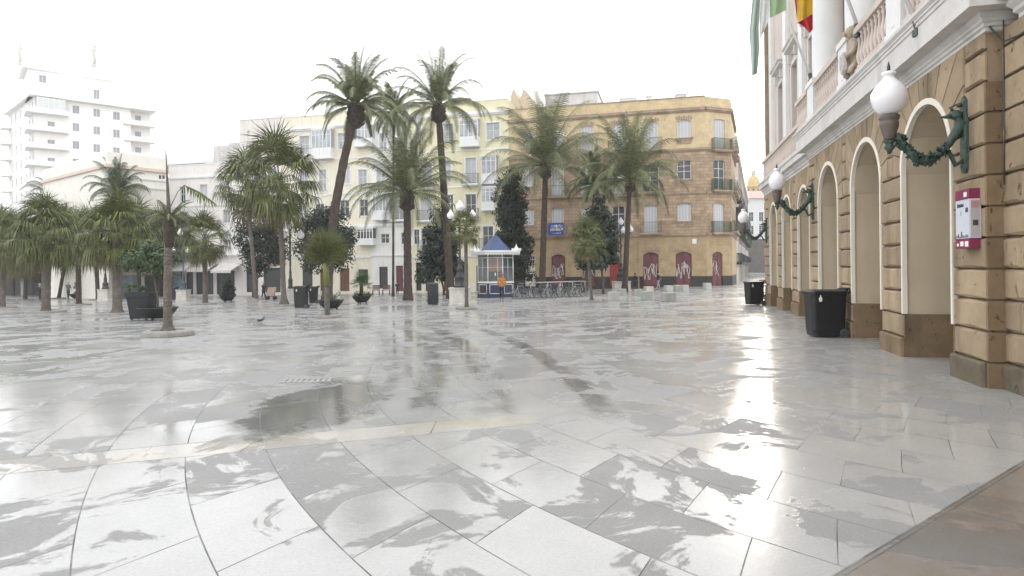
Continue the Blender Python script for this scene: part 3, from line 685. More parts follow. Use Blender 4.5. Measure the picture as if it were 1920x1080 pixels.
belt(HG, fG, 0, wG, zo+.6, 0.2, 0.3); belt(HG, fG, 0, wG, zG-.3, 0.25, 0.25)
# ---- tower block far behind
def tower():
    mt = M('glare_white_render', (0.84, 0.83, 0.81), 0.85, 0.03, 0.3, stain=0.06); mg = M('shaded_white_render', (0.78, 0.77, 0.75), 0.85, 0.03, 0.3)  # one render in two tones: glare and shade put into the colours
    dx, _ = ray(66, 300); Y0 = 113.0; X0 = dx*Y0; aR = math.atan2(1, 1.15); aLf = math.atan2(-1, 1.12)
    T0 = thing('tower_block', 'tall white apartment tower far behind with stacked balconies and roof statues', 'tower block', (X0, Y0, 0), aR)
    fR = Frame(X0, Y0, aR); zr = fR.L(68, 181)[1]; LR = fR.L(245, 200)[0]; LE = fR.L(285, 200)[0]
    cols = [(136, 149), (175, 188), (212, 225)]; hol = []
    for r_ in range(9):
        for i, (a, b) in enumerate(cols): hol.append(fR.rect(a, b, 198+r_*33.2+(i*6), 213+r_*33.2+(i*6)))
        hol.append(fR.rect(89, 103, 194+34*(r_+1)-0*r_, 210+34*(r_+1)))
    hol = [h for h in hol if h[2] > 0]
    shell(T0, fR, LR, -3, zr, hol, [mt, mt], 16, name='wall')
    for h in hol: window(T0, h[0], h[1], h[2], h[3], 'glass', glass=m_glass_t, rows=1)
    # right end with open balconies
    mb = MB(); mb.box(LR, LE, 1.6, 14, -3, zr); mb.build('end_wall', mt, T0)
    for r_ in range(8):
        z = zr-3.1*(r_+1)+0.25
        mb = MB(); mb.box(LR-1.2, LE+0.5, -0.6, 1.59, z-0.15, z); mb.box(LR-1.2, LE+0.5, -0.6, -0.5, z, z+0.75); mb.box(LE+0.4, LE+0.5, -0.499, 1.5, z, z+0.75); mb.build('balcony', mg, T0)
        mb = MB(); mb.box(LR+1.0, LR+2.0, 1.55, 1.59, z, z+2.1); mb.build('balcony_door', m_glass_t, T0)
        s0 = fR.L(128, 230)[0]
        mb = MB(); mb.box(-1.3, s0, -1.2, -0.004, z-0.15, z); mb.box(-1.3, s0, -1.2, -1.1, z, z+0.75); mb.box(s0-0.1, s0, -1.09, -0.004, z, z+0.75); mb.box(-1.3, -1.2, -1.09, 4, z, z+0.75); mb.box(-1.3, -0.004, -0.003, 4, z-0.15, z)
        mb.build('corner_balcony', mg, T0)
    a, b, c, d = fR.rect(70, 122, 184, 214, -1.1)
    mb = MB(); n = 5
    for k in range(n+1): x = a+(b-a)*k/n; mb.box(x-0.06, x+0.06, -1.15, -1.05, c, d)
    o = mb.build('glazed_balcony', m_wframe, T0); mb = MB(); mb.box(a, b, -1.08, -1.06, c+0.7, d); mb.build('pane', M('pale_glass', (0.6, 0.62, 0.62), 0.15, 0.05), o)
    mb = MB(); mb.box(-.9, LE+0.6, -1.0, 15, zr, zr+0.2); mb.build('roof_slab', mg, T0)
    T = thing('t', '', '', (X0-math.cos(aLf)*21, Y0-math.sin(aLf)*21, 0), aLf)
    f2 = Frame(X0-math.cos(aLf)*21, Y0-math.sin(aLf)*21, aLf)
    hol = []
    for r_ in range(8):
        for s_ in (19.5, 17.2, 14.6, 10.5, 6.5, 3.0): hol.append((s_-0.4, s_+0.4, zr-3.1*(r_+1)+0.9, zr-3.1*(r_+1)+2.4))
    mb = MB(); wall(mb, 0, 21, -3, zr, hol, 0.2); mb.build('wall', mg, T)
    for h in hol: window(T, h[0], h[1], h[2], h[3], 'glass', glass=m_glass_t, rows=1, cols=1)
    for r_ in range(7):
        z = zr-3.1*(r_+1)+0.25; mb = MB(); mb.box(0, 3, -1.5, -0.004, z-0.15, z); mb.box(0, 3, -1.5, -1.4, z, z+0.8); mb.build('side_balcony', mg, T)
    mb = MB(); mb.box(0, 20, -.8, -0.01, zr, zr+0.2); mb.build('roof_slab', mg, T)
    merge(T, T0)
    # upper block
    dx, _ = ray(52, 200); Y1 = 118.0; X1 = dx*Y1
    T = thing('t', '', '', (X1, Y1, 0), aR); f3 = Frame(X1, Y1, aR); zu = f3.L(52, 128)[1]; L3 = f3.L(212, 150)[0]
    h3 = [f3.rect(73, 87, 141, 155), f3.rect(175, 187, 168, 186)]
    shell(T, f3, L3, zr-1, zu, h3, [mt, mt], 9); 
    for h in h3: window(T, *h, 'glass', glass=m_glass_t, rows=1)
    for a_, b_ in ((-0.8, 5.0), (L3*0.62, L3+0.6)):
        mb = MB(); mb.box(a_, b_, -0.6, 9.6, zu, zu+0.35); mb.rings([[(a_+.5, 0, zu+.35), (b_-.5, 0, zu+.35), (b_-.5, 6, zu+.35), (a_+.5, 6, zu+.35)], [(a_+2.2, 2.4, zu+1.7), (b_-2.2, 2.4, zu+1.7), (b_-2.2, 3.4, zu+1.7), (a_+2.2, 3.4, zu+1.7)]], 0, True, False)
        mb.build('roof_pediment', mt, T)
    merge(T, T0)
    return f3, zu
f3, zu = tower()
def roof_statue(px, py, h, label):
    X, Y = at(px, py, 121.0)[:2]; z = at(px, py, 121.0)[2]
    mb = MB(); k = h/1.0
    mb.box(-0.18*k*0.6, 0.18*k*0.6, -0.1*k, 0.1*k, -0.12*k, 0.0)
    mb.rings([[(0.0+ox*k+r*k*math.cos(t), r*k*0.8*math.sin(t), zz*k) for t in [2*math.pi*i/10 for i in range(10)]] for zz, r, ox in
              ((0, .07, 0), (.12, .10, .01), (.3, .085, .0), (.45, .10, -.02), (.55, .075, -.02), (.66, .105, -.01), (.76, .09, .0), (.80, .035, .01), (.83, .05, .02), (.88, .06, .03), (.93, .04, .03))])
    mb.tube([(0.08*k, 0, .74*k), (0.16*k, -.05*k, .86*k), (0.14*k, -.08*k, 1.02*k)], [.03*k, .025*k, .018*k])
    mb.tube([(-0.09*k, 0, .74*k), (-0.15*k, -.05*k, .6*k), (-0.10*k, -.12*k, .5*k)], [.03*k, .025*k, .018*k])
    mb.tube([(0.05*k, 0, .3*k), (0.2*k, 0, .22*k), (0.3*k, 0, .1*k)], [.03*k, .02*k, .01*k])
    tag(mb.build('roof_statue', m_greystone, loc=(X, Y, z), rz=0.3), label, 'statue')
roof_statue(38, 117, 3.6, 'pale figure statue on the left roof corner of the white tower')
roof_statue(177, 121, 3.9, 'pale figure statue with raised arm on the right roof corner of the white tower')
mb = MB(); p = at(96, 124, 120.0)
mb.tube([p, p+Vector((0, 0, 3.2))], 0.05); mb.tube([p+Vector((-0.6, 0, 2.4)), p+Vector((0.6, 0, 2.6))], 0.03); mb.tube([p+Vector((-0.4, 0, 2.9)), p+Vector((0.4, 0, 3.0))], 0.03); mb.tube([p+Vector((4, 0, -0.3)), p+Vector((3.8, 0, 1.8))], 0.04)
tag(mb.build('antenna', m_greystone), 'thin roof antenna in the middle of the white tower roof', 'antenna')
# ---- street on the right: houses on its left side, end house, domed church
cx2, cy2, a3 = street0
ex = (math.cos(a3), math.sin(a3)); nn = (-math.sin(a3), math.cos(a3))
fs = Frame(cx2, cy2, a3)
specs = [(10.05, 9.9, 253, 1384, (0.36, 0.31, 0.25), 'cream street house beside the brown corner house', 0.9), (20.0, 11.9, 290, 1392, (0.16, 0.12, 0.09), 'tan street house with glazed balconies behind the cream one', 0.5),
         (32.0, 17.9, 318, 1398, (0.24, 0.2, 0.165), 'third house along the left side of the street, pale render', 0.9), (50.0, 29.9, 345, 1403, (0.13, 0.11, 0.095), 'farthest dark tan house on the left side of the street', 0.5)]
for i, (s0, ln_, py, px, col, lab, out) in enumerate(specs):
    ox = cx2+ex[0]*s0-nn[0]*0*out; oy = cy2+ex[1]*s0
    fh = Frame(ox, oy, a3); H = thing('street_house', lab, 'house', (ox, oy, 0), a3, 'houses along the narrow street')
    Yc = oy+1; zt = EYE+ray(px, py)[1]*Yc
    hol = [(1.0+3*k, 2.1+3*k, z, z+2.2) for k in range(int((ln_-1)/3)) for z in (1.8, 5.3, 8.8) if z+3 < zt]
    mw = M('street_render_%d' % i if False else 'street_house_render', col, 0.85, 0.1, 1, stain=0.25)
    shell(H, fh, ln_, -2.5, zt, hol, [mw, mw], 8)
    for k, h in enumerate(hol):
        window(H, h[0], h[1], h[2], h[3], 'glass' if k % 2 else 'shutter', surround=0.1)
        if k % 3 != 1: balcony(H, h[0]-0.3, h[1]+0.3, h[2], 0.6, 1.0, m_darkgrey, m_iron)
        else: mirador(H, h[0]-0.4, h[1]+0.4, h[2]-0.2, h[3]+0.2, 3, 0.7, glass=m_glass, mat=m_greeniron)
    belt(H, fh, 0, ln_, zt-0.4, 0.3, 0.25)
    for k in range(int(ln_/4)): 
        mb = MB(); mb.box(1+4*k, 2.4+4*k, -0.02, -0.003, -2, 1.2); mb.build('door', m_shop, H)
# end house across the street
pE = at(1436, 490, 165.0); pW = at(1392, 490, 165.0)
HE = thing('end_house', 'white house closing the far end of the street with a dark ground floor', 'house', (pW.x-3, 165, 0), 0.0); fE = Frame(pW.x-3, 165, 0)
zt = fE.L(1420, 372)[1]; Wd = pE.x-pW.x+12
hol = [(2.2+2.6*k, 3.4+2.6*k, fE.L(1420, y_)[1], fE.L(1420, y_)[1]+2.4) for k in range(6) for y_ in (415, 440)]
mw = M('end_house_render', (0.62, 0.62, 0.62), 0.8, 0.08)
shell(HE, fE, Wd, -2, zt, hol, [mw, mw], 10)
for h in hol: window(HE, h[0], h[1], h[2], h[3], 'glass', surround=0.12)
mb = MB(); z = fE.L(1420, 448)[1]; mb.box(-0.01, Wd, -0.15, -0.004, -2, z); mb.build('ground_floor', M('dark_stone_shopfront', (0.10, 0.09, 0.08), 0.7, 0.3, 0.5), HE)
mb = MB(); z = fE.L(1420, 380)[1]; mb.rings([[(-0.5, -0.6, zt), (Wd+0.5, -0.6, zt), (Wd+0.5, 10, zt), (-0.5, 10, zt)], [(-0.5, 4, zt+2.4), (Wd+0.5, 4, zt+2.4), (Wd+0.5, 5, zt+2.4), (-0.5, 5, zt+2.4)]], 0, True, False); mb.build('roof', M('pale_pink_tiles', (0.48, 0.36, 0.31), 0.8, 0.1), HE)
# church drum and dome
Yc = 230.0; p = at(1413, 352, Yc); r_ = 17/F*Yc*0.72
CH = thing('church_dome', 'small yellow church dome with lantern above the end of the street', 'church', (p.x, Yc, 0))
my = M('ochre_church_render', (0.52, 0.37, 0.16), 0.8, 0.08, 0.3)
mb = MB(); z1 = at(1413, 352, Yc).z; mb.lathe([(r_*1.15, 0), (r_*1.15, z1-3), (r_*1.25, z1-3), (r_*1.25, z1-2.4), (r_*1.02, z1-2.3), (r_*1.02, z1)], n=8, smooth=False); mb.build('drum', my, CH)
zd = at(1413, 327, Yc).z-z1
mb = MB(); mb.lathe([(r_*1.1, z1), (r_*1.1, z1+0.5)]+[(r_*math.cos(t), z1+0.5+zd*0.85*math.sin(t)) for t in [i*math.pi/2/8 for i in range(8)]]+[(0.5, z1+0.5+zd*0.86)], n=16); mb.build('dome', my, CH)
mb = MB(); zq = z1+zd*0.9; mb.lathe([(0.75, zq), (0.75, zq+1.4), (0.95, zq+1.5), (0.6, zq+2.2), (0.1, zq+3.0), (0.05, zq+4.6)], n=8); mb.box(-0.4, 0.4, -0.05, 0.05, zq+4.0, zq+4.12); mb.build('lantern', m_creamtrim, CH)
for k in range(8):
    t = k*math.pi/4+math.pi/8; c, s = math.cos(t)*r_*1.02, math.sin(t)*r_*1.02
    mb = MB(); mb.sphere((c*0.97, s*0.97, z1-1.2), 0.7, 8, 6, sc=(0.5, 0.5, 1)); mb.build('window', m_shop, CH)
# ------------------------------------------------------------------ the town hall on the right
aT = math.atan2(-0.9724, -0.2334); TO = (6.01, 8.05); fT = Frame(*TO, aT)
TH = thing('town_hall', 'town hall with rusticated tan stone arcade, white balcony, columns and balustrade', 'town hall', (*TO, 0), aT)
def pitted(name, c1, c2, wet=None):
    m = bpy.data.materials.new(name); m.use_nodes = True; nt = m.node_tree; b = nt.nodes['Principled BSDF']; b.inputs['Roughness'].default_value = 0.85
    tc = N(nt, 'ShaderNodeTexCoord'); ln = nt.links.new
    n1 = N(nt, 'ShaderNodeTexNoise', Scale=1.6, Detail=9.0, Roughness=0.7); ln(tc.outputs['Object'], n1.inputs['Vector'])
    r1 = N(nt, 'ShaderNodeMapRange'); r1.inputs[1].default_value = 0.32; r1.inputs[2].default_value = 0.68; ln(n1.outputs[0], r1.inputs[0])
    mx = N(nt, 'ShaderNodeMix', data_type='RGBA'); ln(r1.outputs[0], mx.inputs[0]); mx.inputs[6].default_value = (*c1, 1); mx.inputs[7].default_value = (*c2, 1)
    g = N(nt, 'ShaderNodeNewGeometry'); r2 = N(nt, 'ShaderNodeMapRange'); r2.inputs[3].default_value = 0.82; r2.inputs[4].default_value = 1.15; ln(g.outputs['Random Per Island'], r2.inputs[0])
    vo = N(nt, 'ShaderNodeTexVoronoi', Scale=26.0); mp = N(nt, 'ShaderNodeMapping'); mp.inputs['Scale'].default_value = (1, 1, 0.6); ln(tc.outputs['Object'], mp.inputs[0])
    n5 = N(nt, 'ShaderNodeTexNoise', Scale=12.0, Detail=6.0, Roughness=0.7, Distortion=0.4); ln(mp.outputs[0], n5.inputs['Vector'])
    pit = N(nt, 'ShaderNodeMapRange'); pit.inputs[1].default_value = 0.30; pit.inputs[2].default_value = 0.38; pit.inputs[3].default_value = 0.35; pit.inputs[4].default_value = 1.0; ln(n5.outputs[0], pit.inputs[0])
    mp2 = N(nt, 'ShaderNodeMapping'); mp2.inputs['Scale'].default_value = (2.2, 2.2, 0.25); ln(tc.outputs['Object'], mp2.inputs[0])
    n6 = N(nt, 'ShaderNodeTexNoise', Scale=1.5, Detail=6.0); ln(mp2.outputs[0], n6.inputs['Vector'])
    st = N(nt, 'ShaderNodeMapRange'); st.inputs[1].default_value = 0.5; st.inputs[2].default_value = 0.75; st.inputs[3].default_value = 1.0; st.inputs[4].default_value = 0.62; ln(n6.outputs[0], st.inputs[0])
    last = mx.outputs[2]
    for f in (r2.outputs[0], pit.outputs[0], st.outputs[0]):
        s = N(nt, 'ShaderNodeVectorMath', operation='SCALE'); ln(last, s.inputs[0]); ln(f, s.inputs['Scale']); last = s.outputs[0]
    ln(last, b.inputs['Base Color'])
    ad = N(nt, 'ShaderNodeMath', operation='ADD'); ln(pit.outputs[0], ad.inputs[0]); ln(n1.outputs[0], ad.inputs[1])
    bp = N(nt, 'ShaderNodeBump', Strength=0.9, Distance=0.02); ln(ad.outputs[0], bp.inputs['Height']); ln(bp.outputs[0], b.inputs['Normal'])
    return m
m_rust = pitted('tan_oyster_stone', (0.255, 0.19, 0.118), (0.375, 0.287, 0.187))
m_rustd = pitted('damp_base_and_dark_return_stone', (0.155, 0.105, 0.06), (0.25, 0.175, 0.10))
m_basedk = pitted('dark_brown_grey_base_stone', (0.085, 0.075, 0.045), (0.19, 0.15, 0.10))  # plain darker brown-grey tone for the nearest plinths
m_joint = M('dark_stone_joint', (0.15, 0.105, 0.065), 0.95, 0.25, 6, 0.4, 30)
P_ = 3.044; OW = 1.954; SPR = 3.083; RA = OW/2; ZT = 4.5; CH_ = 0.393
av = [(-2.88-P_*k, -0.926-P_*k) for k in range(3)]
wf = [(-12.74, -10.99), (-15.55, -13.8), (-18.36, -16.61)]
wn2 = [(2.4, 4.15), (5.2, 6.95), (8.0, 9.75)]
def facade_run(x0, x1, ops, y, oz=SPR):
    holes = [(a, b, -0.6, SPR+(b-a)/2, (b-a)/2) for a, b in ops]
    mb = MB(); wall(mb, x0, x1, -0.6, ZT, holes, 1.05, y, 0, 1); mb.build('arcade_wall', [m_joint, m_cream], TH)
    edges = [x0]+[e for o in sorted(ops) for e in o]+[x1]
    yb = y-0.06; jr = random.Random(int(x0*10)+5); jt = lambda: jr.uniform(-.009, .009)
    for i in range(0, len(edges), 2):
        a, b = edges[i], edges[i+1]
        if b-a < 0.05: continue
        mb = MB(); split = 2 if b-a > 1.5 else 1
        for k in range(7):
            z = 0.33+k*CH_; n = max(1, int((b-a)/0.95+0.5)); off = 0.5 if k % 2 and n > 1 else 0
            cuts = [a]+[a+(b-a)*(q+off)/n for q in range(0 if off else 1, n)]+[b]
            for q in range(len(cuts)-1):
                p, r = cuts[q]+0.006, cuts[q+1]-0.006
                mb.prism([(p, z+0.016+jt()), ((p+r)/2, z+.014+jt()), (r, z+0.016+jt()), (r+jt()*.5, z+CH_/2), (r, z+CH_-0.016+jt()), ((p+r)/2, z+CH_-.014+jt()), (p, z+CH_-0.016+jt()), (p+jt()*.5, z+CH_/2)], yb+jt()*.8, y-0.001, 0, 0.032)
        mb.build('pier', m_rust, TH)
        mb = MB(); mb.prism([(a-0.05 if a > x0+.01 else a, -0.6), (b+0.05 if b < x1-.01 else b, -0.6), (b+0.05 if b < x1-.01 else b, 0.325), (a-0.05 if a > x0+.01 else a, 0.325)], yb-0.035, y-0.001, 0, 0.03)
        mb.build('plinth', m_basedk if a > -2 else m_rustd, TH)
    # arches: radial stones up to the edge of each bay
    so_ = sorted(ops)
    for i, (a, b) in enumerate(so_):
        xl = max(a-0.4, x0 if i == 0 else (so_[i-1][1]+a)/2); xr = min(b+0.4, x1 if i == len(so_)-1 else (b+so_[i+1][0])/2)
        nx = x1 if i == len(so_)-1 else so_[i+1][0]-0.4
        for p_, q_ in ([(x0, xl)] if i == 0 else [])+[(xr, nx)]:
            if q_-p_ < 0.1: continue
            mb = MB()
            for k in range(4):
                z = SPR+k*CH_; zt_ = min(z+CH_, ZT)
                if zt_-z > .06: mb.prism([(p_+.006, z+.014+jt()), (q_-.006, z+.014+jt()), (q_-.006, zt_-.012+jt()*.5), (p_+.006, zt_-.012+jt()*.5)], yb+jt()*.8, y-0.001, 0, .032)
            mb.build('spandrel_stones', m_rust, TH)
        cx = (a+b)/2; r0 = (b-a)/2
        def hit(t, f=1.0):
            c, s = math.cos(t), math.sin(t); L = 1e9
            if c > 1e-6: L = min(L, (xr-cx)/c)
            if c < -1e-6: L = min(L, (xl-cx)/c)
            if s > 1e-6: L = min(L, (ZT-0.01-SPR)/s)
            return L
        mb = MB(); n = 11
        cor = [math.atan2(ZT-0.01-SPR, xr-cx), math.atan2(ZT-0.01-SPR, xl-cx)]
        for k in range(n):
            t0, t1 = math.pi*k/n, math.pi*(k+1)/n; g = 0.008
            inner = [(cx+r0*math.cos(t), SPR+r0*math.sin(t)) for t in (t0+g/r0, (t0+t1)/2, t1-g/r0)]
            ts = [t1-g/1.5]+sorted([t for t in cor if t0 < t < t1], reverse=True)+[t0+g/1.5]
            outer = [(cx+(hit(t)-0.006)*math.cos(t), SPR+(hit(t)-0.006)*math.sin(t)) for t in ts]
            poly = inner+outer; m_ = len(poly)
            ccx = sum(p[0] for p in poly)/m_; ccz = sum(p[1] for p in poly)/m_
            mb.rings([[(x+(ccx-x)*0.05, yb, z+(ccz-z)*0.05) for x, z in poly][::-1], [(x, yb+0.02, z) for x, z in poly][::-1], [(x, y-0.001, z) for x, z in poly][::-1]], 0, True, False)
        mb.build('arch_stones', m_rust, TH)
        # thin cream band that edges the opening
        mb = MB(); ps = []
        N_ = 20
        for k in range(N_+1):
            t = math.pi*k/N_; ps.append((math.cos(t), math.sin(t)))
        r1, r2 = r0-0.035, r0+0.055
        sec = [[(b-0.035, 0.73), (b+0.02, 0.73)]]+[[(cx+r1*c, SPR+r1*s), (cx+(r2 if s > 0.15 else r0+0.02+0.035*s/0.15)*c, SPR+(r2 if s > 0.15 else r0+0.02+0.035*s/0.15)*s)] for c, s in ps]+[[(a+0.035, 0.73), (a-0.02, 0.73)]]
        mb.rings([[(p[0], yb-0.012, p[1]), (q[0], yb-0.012, q[1]), (q[0], y+0.004, q[1]), (p[0], y+0.004, p[1])] for p, q in sec], 0, True, False)
        mb.build('arch_band', m_creamtrim, TH)
        for e, f in ((a+0.002, a+0.04), (b-0.04, b-0.002)):
            mb = MB(); mb.box(e, f, y-0.04, y+1.06, -0.6, 0.725); mb.build('reveal_base', m_rustd, TH)
facade_run(-10.0, 0.0, av, 0.0); facade_run(-19.8, -10.001, wf, 0.2); facade_run(0.001, 13.0, wn2, 0.2)
mb = MB()    # returns of the projecting block and end walls
for x in (-10.0, 0.0): mb.poly([(x, 0, -0.6), (x, 0.2, -0.6), (x, 0.2, ZT), (x, 0, ZT)])
mb.poly([(-19.8, 0.2, -0.6), (-19.8, 14, -0.6), (-19.8, 14, 14), (-19.8, 0.2, 14)]); mb.poly([(13, 0.2, -0.6), (13, 14, -0.6), (13, 14, 14), (13, 0.2, 14)]); mb.poly([(-19.8, 14, -0.6), (13, 14, -0.6), (13, 14, 14), (-19.8, 14, 14)]); mb.poly([(-19.8, .9, 14), (13, .9, 14), (13, 14, 14), (-19.8, 14, 14)])
mb.build('side_wall', m_rust, TH)
mb = MB()
for k in range(10): z = -0.6+(0.92 if k == 0 else 0.93+CH_*(k-1)); mb.box(0.0, 0.047, -0.045, 0.2, (0.345+CH_*(k-1)) if k else -0.6, min(ZT-0.01, (0.72-0.4+CH_*k-0.005)) if k else 0.32)
mb.build('return_stones', m_rustd, TH)  # return face in the darker brown stone over its full height
mb = MB(); mb.box(-19.7, 12.9, 4.4, 4.5, -0.6, 4.25); mb.box(-19.7, 12.9, 1.3, 4.4, 4.15, 4.25); mb.build('gallery_wall', m_cream, TH)
for k in range(8):
    x = -17.5+3.9*k; mb = MB(); mb.box(x, x+1.5, 4.33, 4.39, -0.3, 2.7); o = mb.build('gallery_door', m_wood, TH)
def stepped(prof, x0, x1, back):
    return [[(x0-o, -o, z), (x1+o, -o, z), (x1+o, back, z), (x0-o, back, z)] for o, z in prof]
mb = MB(); prof = [(.0, 4.48), (.04, 4.49), (.04, 4.53), (.07, 4.545), (.07, 4.58), (.10, 4.60), (.10, 4.63), (.135, 4.66), (.135, 4.71), (.33, 4.715), (.33, 5.05), (.35, 5.06), (.35, 5.11), (.37, 5.12), (.37, 5.15), (.41, 5.19), (.41, 5.24), (.39, 5.26)]
mb.rings(stepped(prof, -10.0, 0.0, 0.9), 0, True, False); mb.build('balcony_cornice', m_greystone, TH)
p2 = [(.0, 4.48), (.04, 4.49), (.04, 4.55), (.08, 4.58), (.08, 4.63), (.13, 4.68), (.13, 4.74), (.24, 4.76), (.24, 4.92), (.28, 4.95), (.28, 5.02), (.0, 5.1)]
for a, b in ((-19.8, -10.43), (0.43, 13.0)):
    mb = MB(); mb.rings([[(x, y+0.2, z) for x, y, z in r] for r in stepped(p2, a, b, 0.7)], 0, True, False); mb.build('cornice', m_greystone, TH)
# upper storey
def upper(x0, x1, wins, y):
    mb = MB(); holes = [(a, b, c, d) for a, b, c, d in wins]; wall(mb, x0, x1, 4.9, 14, holes, 0.3, y, 0, 0); mb.build('upper_wall', m_pinkstone, TH)
    for a, b, c, d in wins:
        window(TH, a+.01, b-.01, c, d, 'glass', y=y+0.22, rows=3)
        mb = MB(); t = 0.16
        mb.box(a-t, a, y-0.06, y-0.003, c-0.1, d+t); mb.box(b, b+t, y-0.06, y-0.003, c-0.1, d+t); mb.box(a, b, y-0.06, y-0.003, d, d+t); mb.build('window_surround', m_greystone, TH)
        mb = MB(); z = d+0.42
        mb.rings([[(a-t-o, y-o, q), (b+t+o, y-o, q), (b+t+o, y-0.003, q), (a-t-o, y-0.003, q)] for o, q in ((.05, z), (.07, z+.06), (.16, z+.1), (.24, z+.13), (.24, z+.22), (.3, z+.27), (.3, z+.3))], 0, True, False); mb.build('window_hood', m_greystone, TH)
        for e in (a-t+.02, b+t-.16): mb = MB(); mb.box(e, e+.14, y-0.16, y-0.003, z-0.32, z); mb.build('hood_bracket', m_greystone, TH)
upper(-10.0, 0.0, [(-1.25, -.35, 5.4, 8.3), (-4.25, -3.35, 5.4, 8.3), (-7.3, -6.4, 5.4, 8.3), (-9.9, -9.3, 5.4, 8.3)], 0.42)
upper(-19.8, -10.001, [(-12.4, -11.4, 6.1, 8.6), (-15.2, -14.2, 6.1, 8.6), (-18.0, -17.0, 6.1, 8.6)], 0.5)
upper(0.001, 13.0, [(2.8, 3.8, 6.1, 8.6), (5.6, 6.6, 6.1, 8.6)], 0.5)
for x in (-10.5, -13.3, -16.1, -19.4, 0.5, 4.7):      # pilasters of the wings
    mb = MB(); mb.box(x-0.3, x+0.3, 0.36, 0.497, 4.95, 13.2); mb.box(x-0.36, x+0.36, 0.30, 0.497, 4.95, 5.4); mb.box(x-0.36, x+0.36, 0.30, 0.497, 12.7, 13.2); mb.build('pilaster', m_column, TH)
for i, x in enumerate((-8.35, -5.3, -2.25)):
    mb = MB(); mb.box(x-0.45, x+0.45, -0.19, 0.419, 5.262, 5.37); mb.lathe([(.44, 5.37), (.46, 5.42), (.42, 5.47), (.40, 5.5), (.42, 5.54), (.37, 5.6), (.375, 7.5), (.36, 9.5), (.32, 12.0), (.36, 12.1), (.36, 12.2), (.32, 12.3), (.45, 12.7)], x, 0.08, 0, 28)
    mb.build('column', m_column, TH)
    mb = MB(); mb.box(x-0.33, x+0.33, -0.36, -0.2, 5.262, 6.1); mb.box(x-0.38, x+0.38, -0.39, -0.195, 6.101, 6.22); mb.box(x-0.37, x+0.37, -0.38, -0.196, 5.262, 5.36); mb.build('balustrade_pedestal', m_column, TH)
mb = MB(); mb.box(-10.2, 0.2, -0.5, 0.9, 12.72, 13.8); mb.box(-10.5, 0.5, -0.8, 0.9, 13.8, 14.1); mb.build('entablature', m_greystone, TH)
for a, b in ((-10.25, -8.73), (-7.97, -5.68), (-4.45, -2.63), (-1.87, 0.25)):
    mb = MB(); mb.box(a, b, -0.35, -0.22, 5.262, 5.35); mb.box(a, b, -0.37, -0.2, 6.02, 6.14)
    n = max(1, int((b-a)/0.19))
    for k in range(n): mb.lathe([(.05, 5.18), (.05, 5.23), (.03, 5.26), (.062, 5.38), (.055, 5.46), (.028, 5.62), (.026, 5.7), (.045, 5.74), (.03, 5.78), (.05, 5.82), (.05, 5.86)], a+(b-a)*(k+.5)/n, -0.285, 0.165, 8)
    mb.build('balustrade', m_pinkstone, TH)
for a, b, y in ((-19.6, -10.8, 0.05), (0.8, 12.8, 0.05)):
    mb = MB(); mb.box(a, b, y, y+0.12, 5.07, 5.19); mb.box(a, b, y-.02, y+.14, 5.81, 5.93)
    n = int((b-a)/0.22)
    for k in range(n): mb.lathe([(.05, 5.08), (.03, 5.14), (.06, 5.28), (.03, 5.5), (.03, 5.6), (.05, 5.7)], a+(b-a)*(k+.5)/n, y+.06, 0.11, 6)
    mb.build('balustrade', m_pinkstone, TH)
# cables down the corner
mb = MB(); mb.tube([(0.08, 0.14, 4.6), (0.1, 0.13, 4.1), (0.1, 0.12, 3.3), (0.13, 0.12, 3.2), (0.1, 0.12, 3.0), (0.1, 0.12, 2.55)], 0.008, 5); mb.tube([(0.02, -0.1, 4.75), (0.06, 0.02, 4.5), (0.16, 0.1, 4.3), (0.5, 0.12, 4.27), (2, 0.12, 4.28)], 0.012, 5); mb.build('cable', m_darkgrey, TH)
# carved lion on the balcony
def lion(x):
    t = thing('lion_statue', 'carved tan stone lion with a shield standing on the town hall balcony', 'statue')
    t.parent = None; q = fT.o; t.location = (q[0]+fT.ex[0]*x+fT.n[0]*-0.26, q[1]+fT.ex[1]*x+fT.n[1]*-0.26, 5.262); t.rotation_euler.z = aT
    mb = MB(); rnd = random.Random(3)
    mb.box(-.2, .2, -.08, .2, 0, .08)
    mb.rings([[(r*math.cos(a)*1.0+ox, -.0+r*.75*math.sin(a)+oy, z) for a in [2*math.pi*k/12 for k in range(12)]] for z, r, ox, oy in ((.08, .19, 0, .05), (.2, .2, 0, .05), (.4, .17, 0, .03), (.6, .18, 0, .0), (.72, .16, 0, -.02), (.8, .1, 0, -.02))])
    mb.sphere((0, -.06, .92), .13, 12, 8)
    mb.rings([[(-.055+0*a, 0, 0) if False else (.06*math.cos(a), -.17-k*.05, .89+.05*math.sin(a)) for a in [2*math.pi*j/8 for j in range(8)]] for k in range(2)])
    for k in range(26):
        a = rnd.uniform(0, 2*math.pi); rr = rnd.uniform(.1, .17); mb.sphere((rr*math.cos(a), rnd.uniform(-.05, .1), .9+rr*math.sin(a)), rnd.uniform(.035, .055), 6, 4)
    for s in (-1, 1):
        mb.sphere((s*.09, -.03, 1.05), .03, 6, 4); mb.tube([(s*.17, -.02, .62), (s*.2, -.13, .45), (s*.12, -.2, .42)], [.06, .05, .05]); mb.tube([(s*.15, 0, .3), (s*.17, -.12, .16), (s*.13, -.14, .08)], [.08, .06, .06])
    mb.build('carved_body', m_statue, t)
    mb = MB(); mb.prism([(-.13, .5), (-.13, .25), (-.1, .16), (0, .08), (.1, .16), (.13, .25), (.13, .5)], -.27, -.2, 0, .02); mb.prism([(-.06, .42), (-.06, .28), (0, .18), (.06, .28), (.06, .42)], -.29, -.272, 0, .01); mb.build('shield', m_greystone, t)
lion(-4.72)
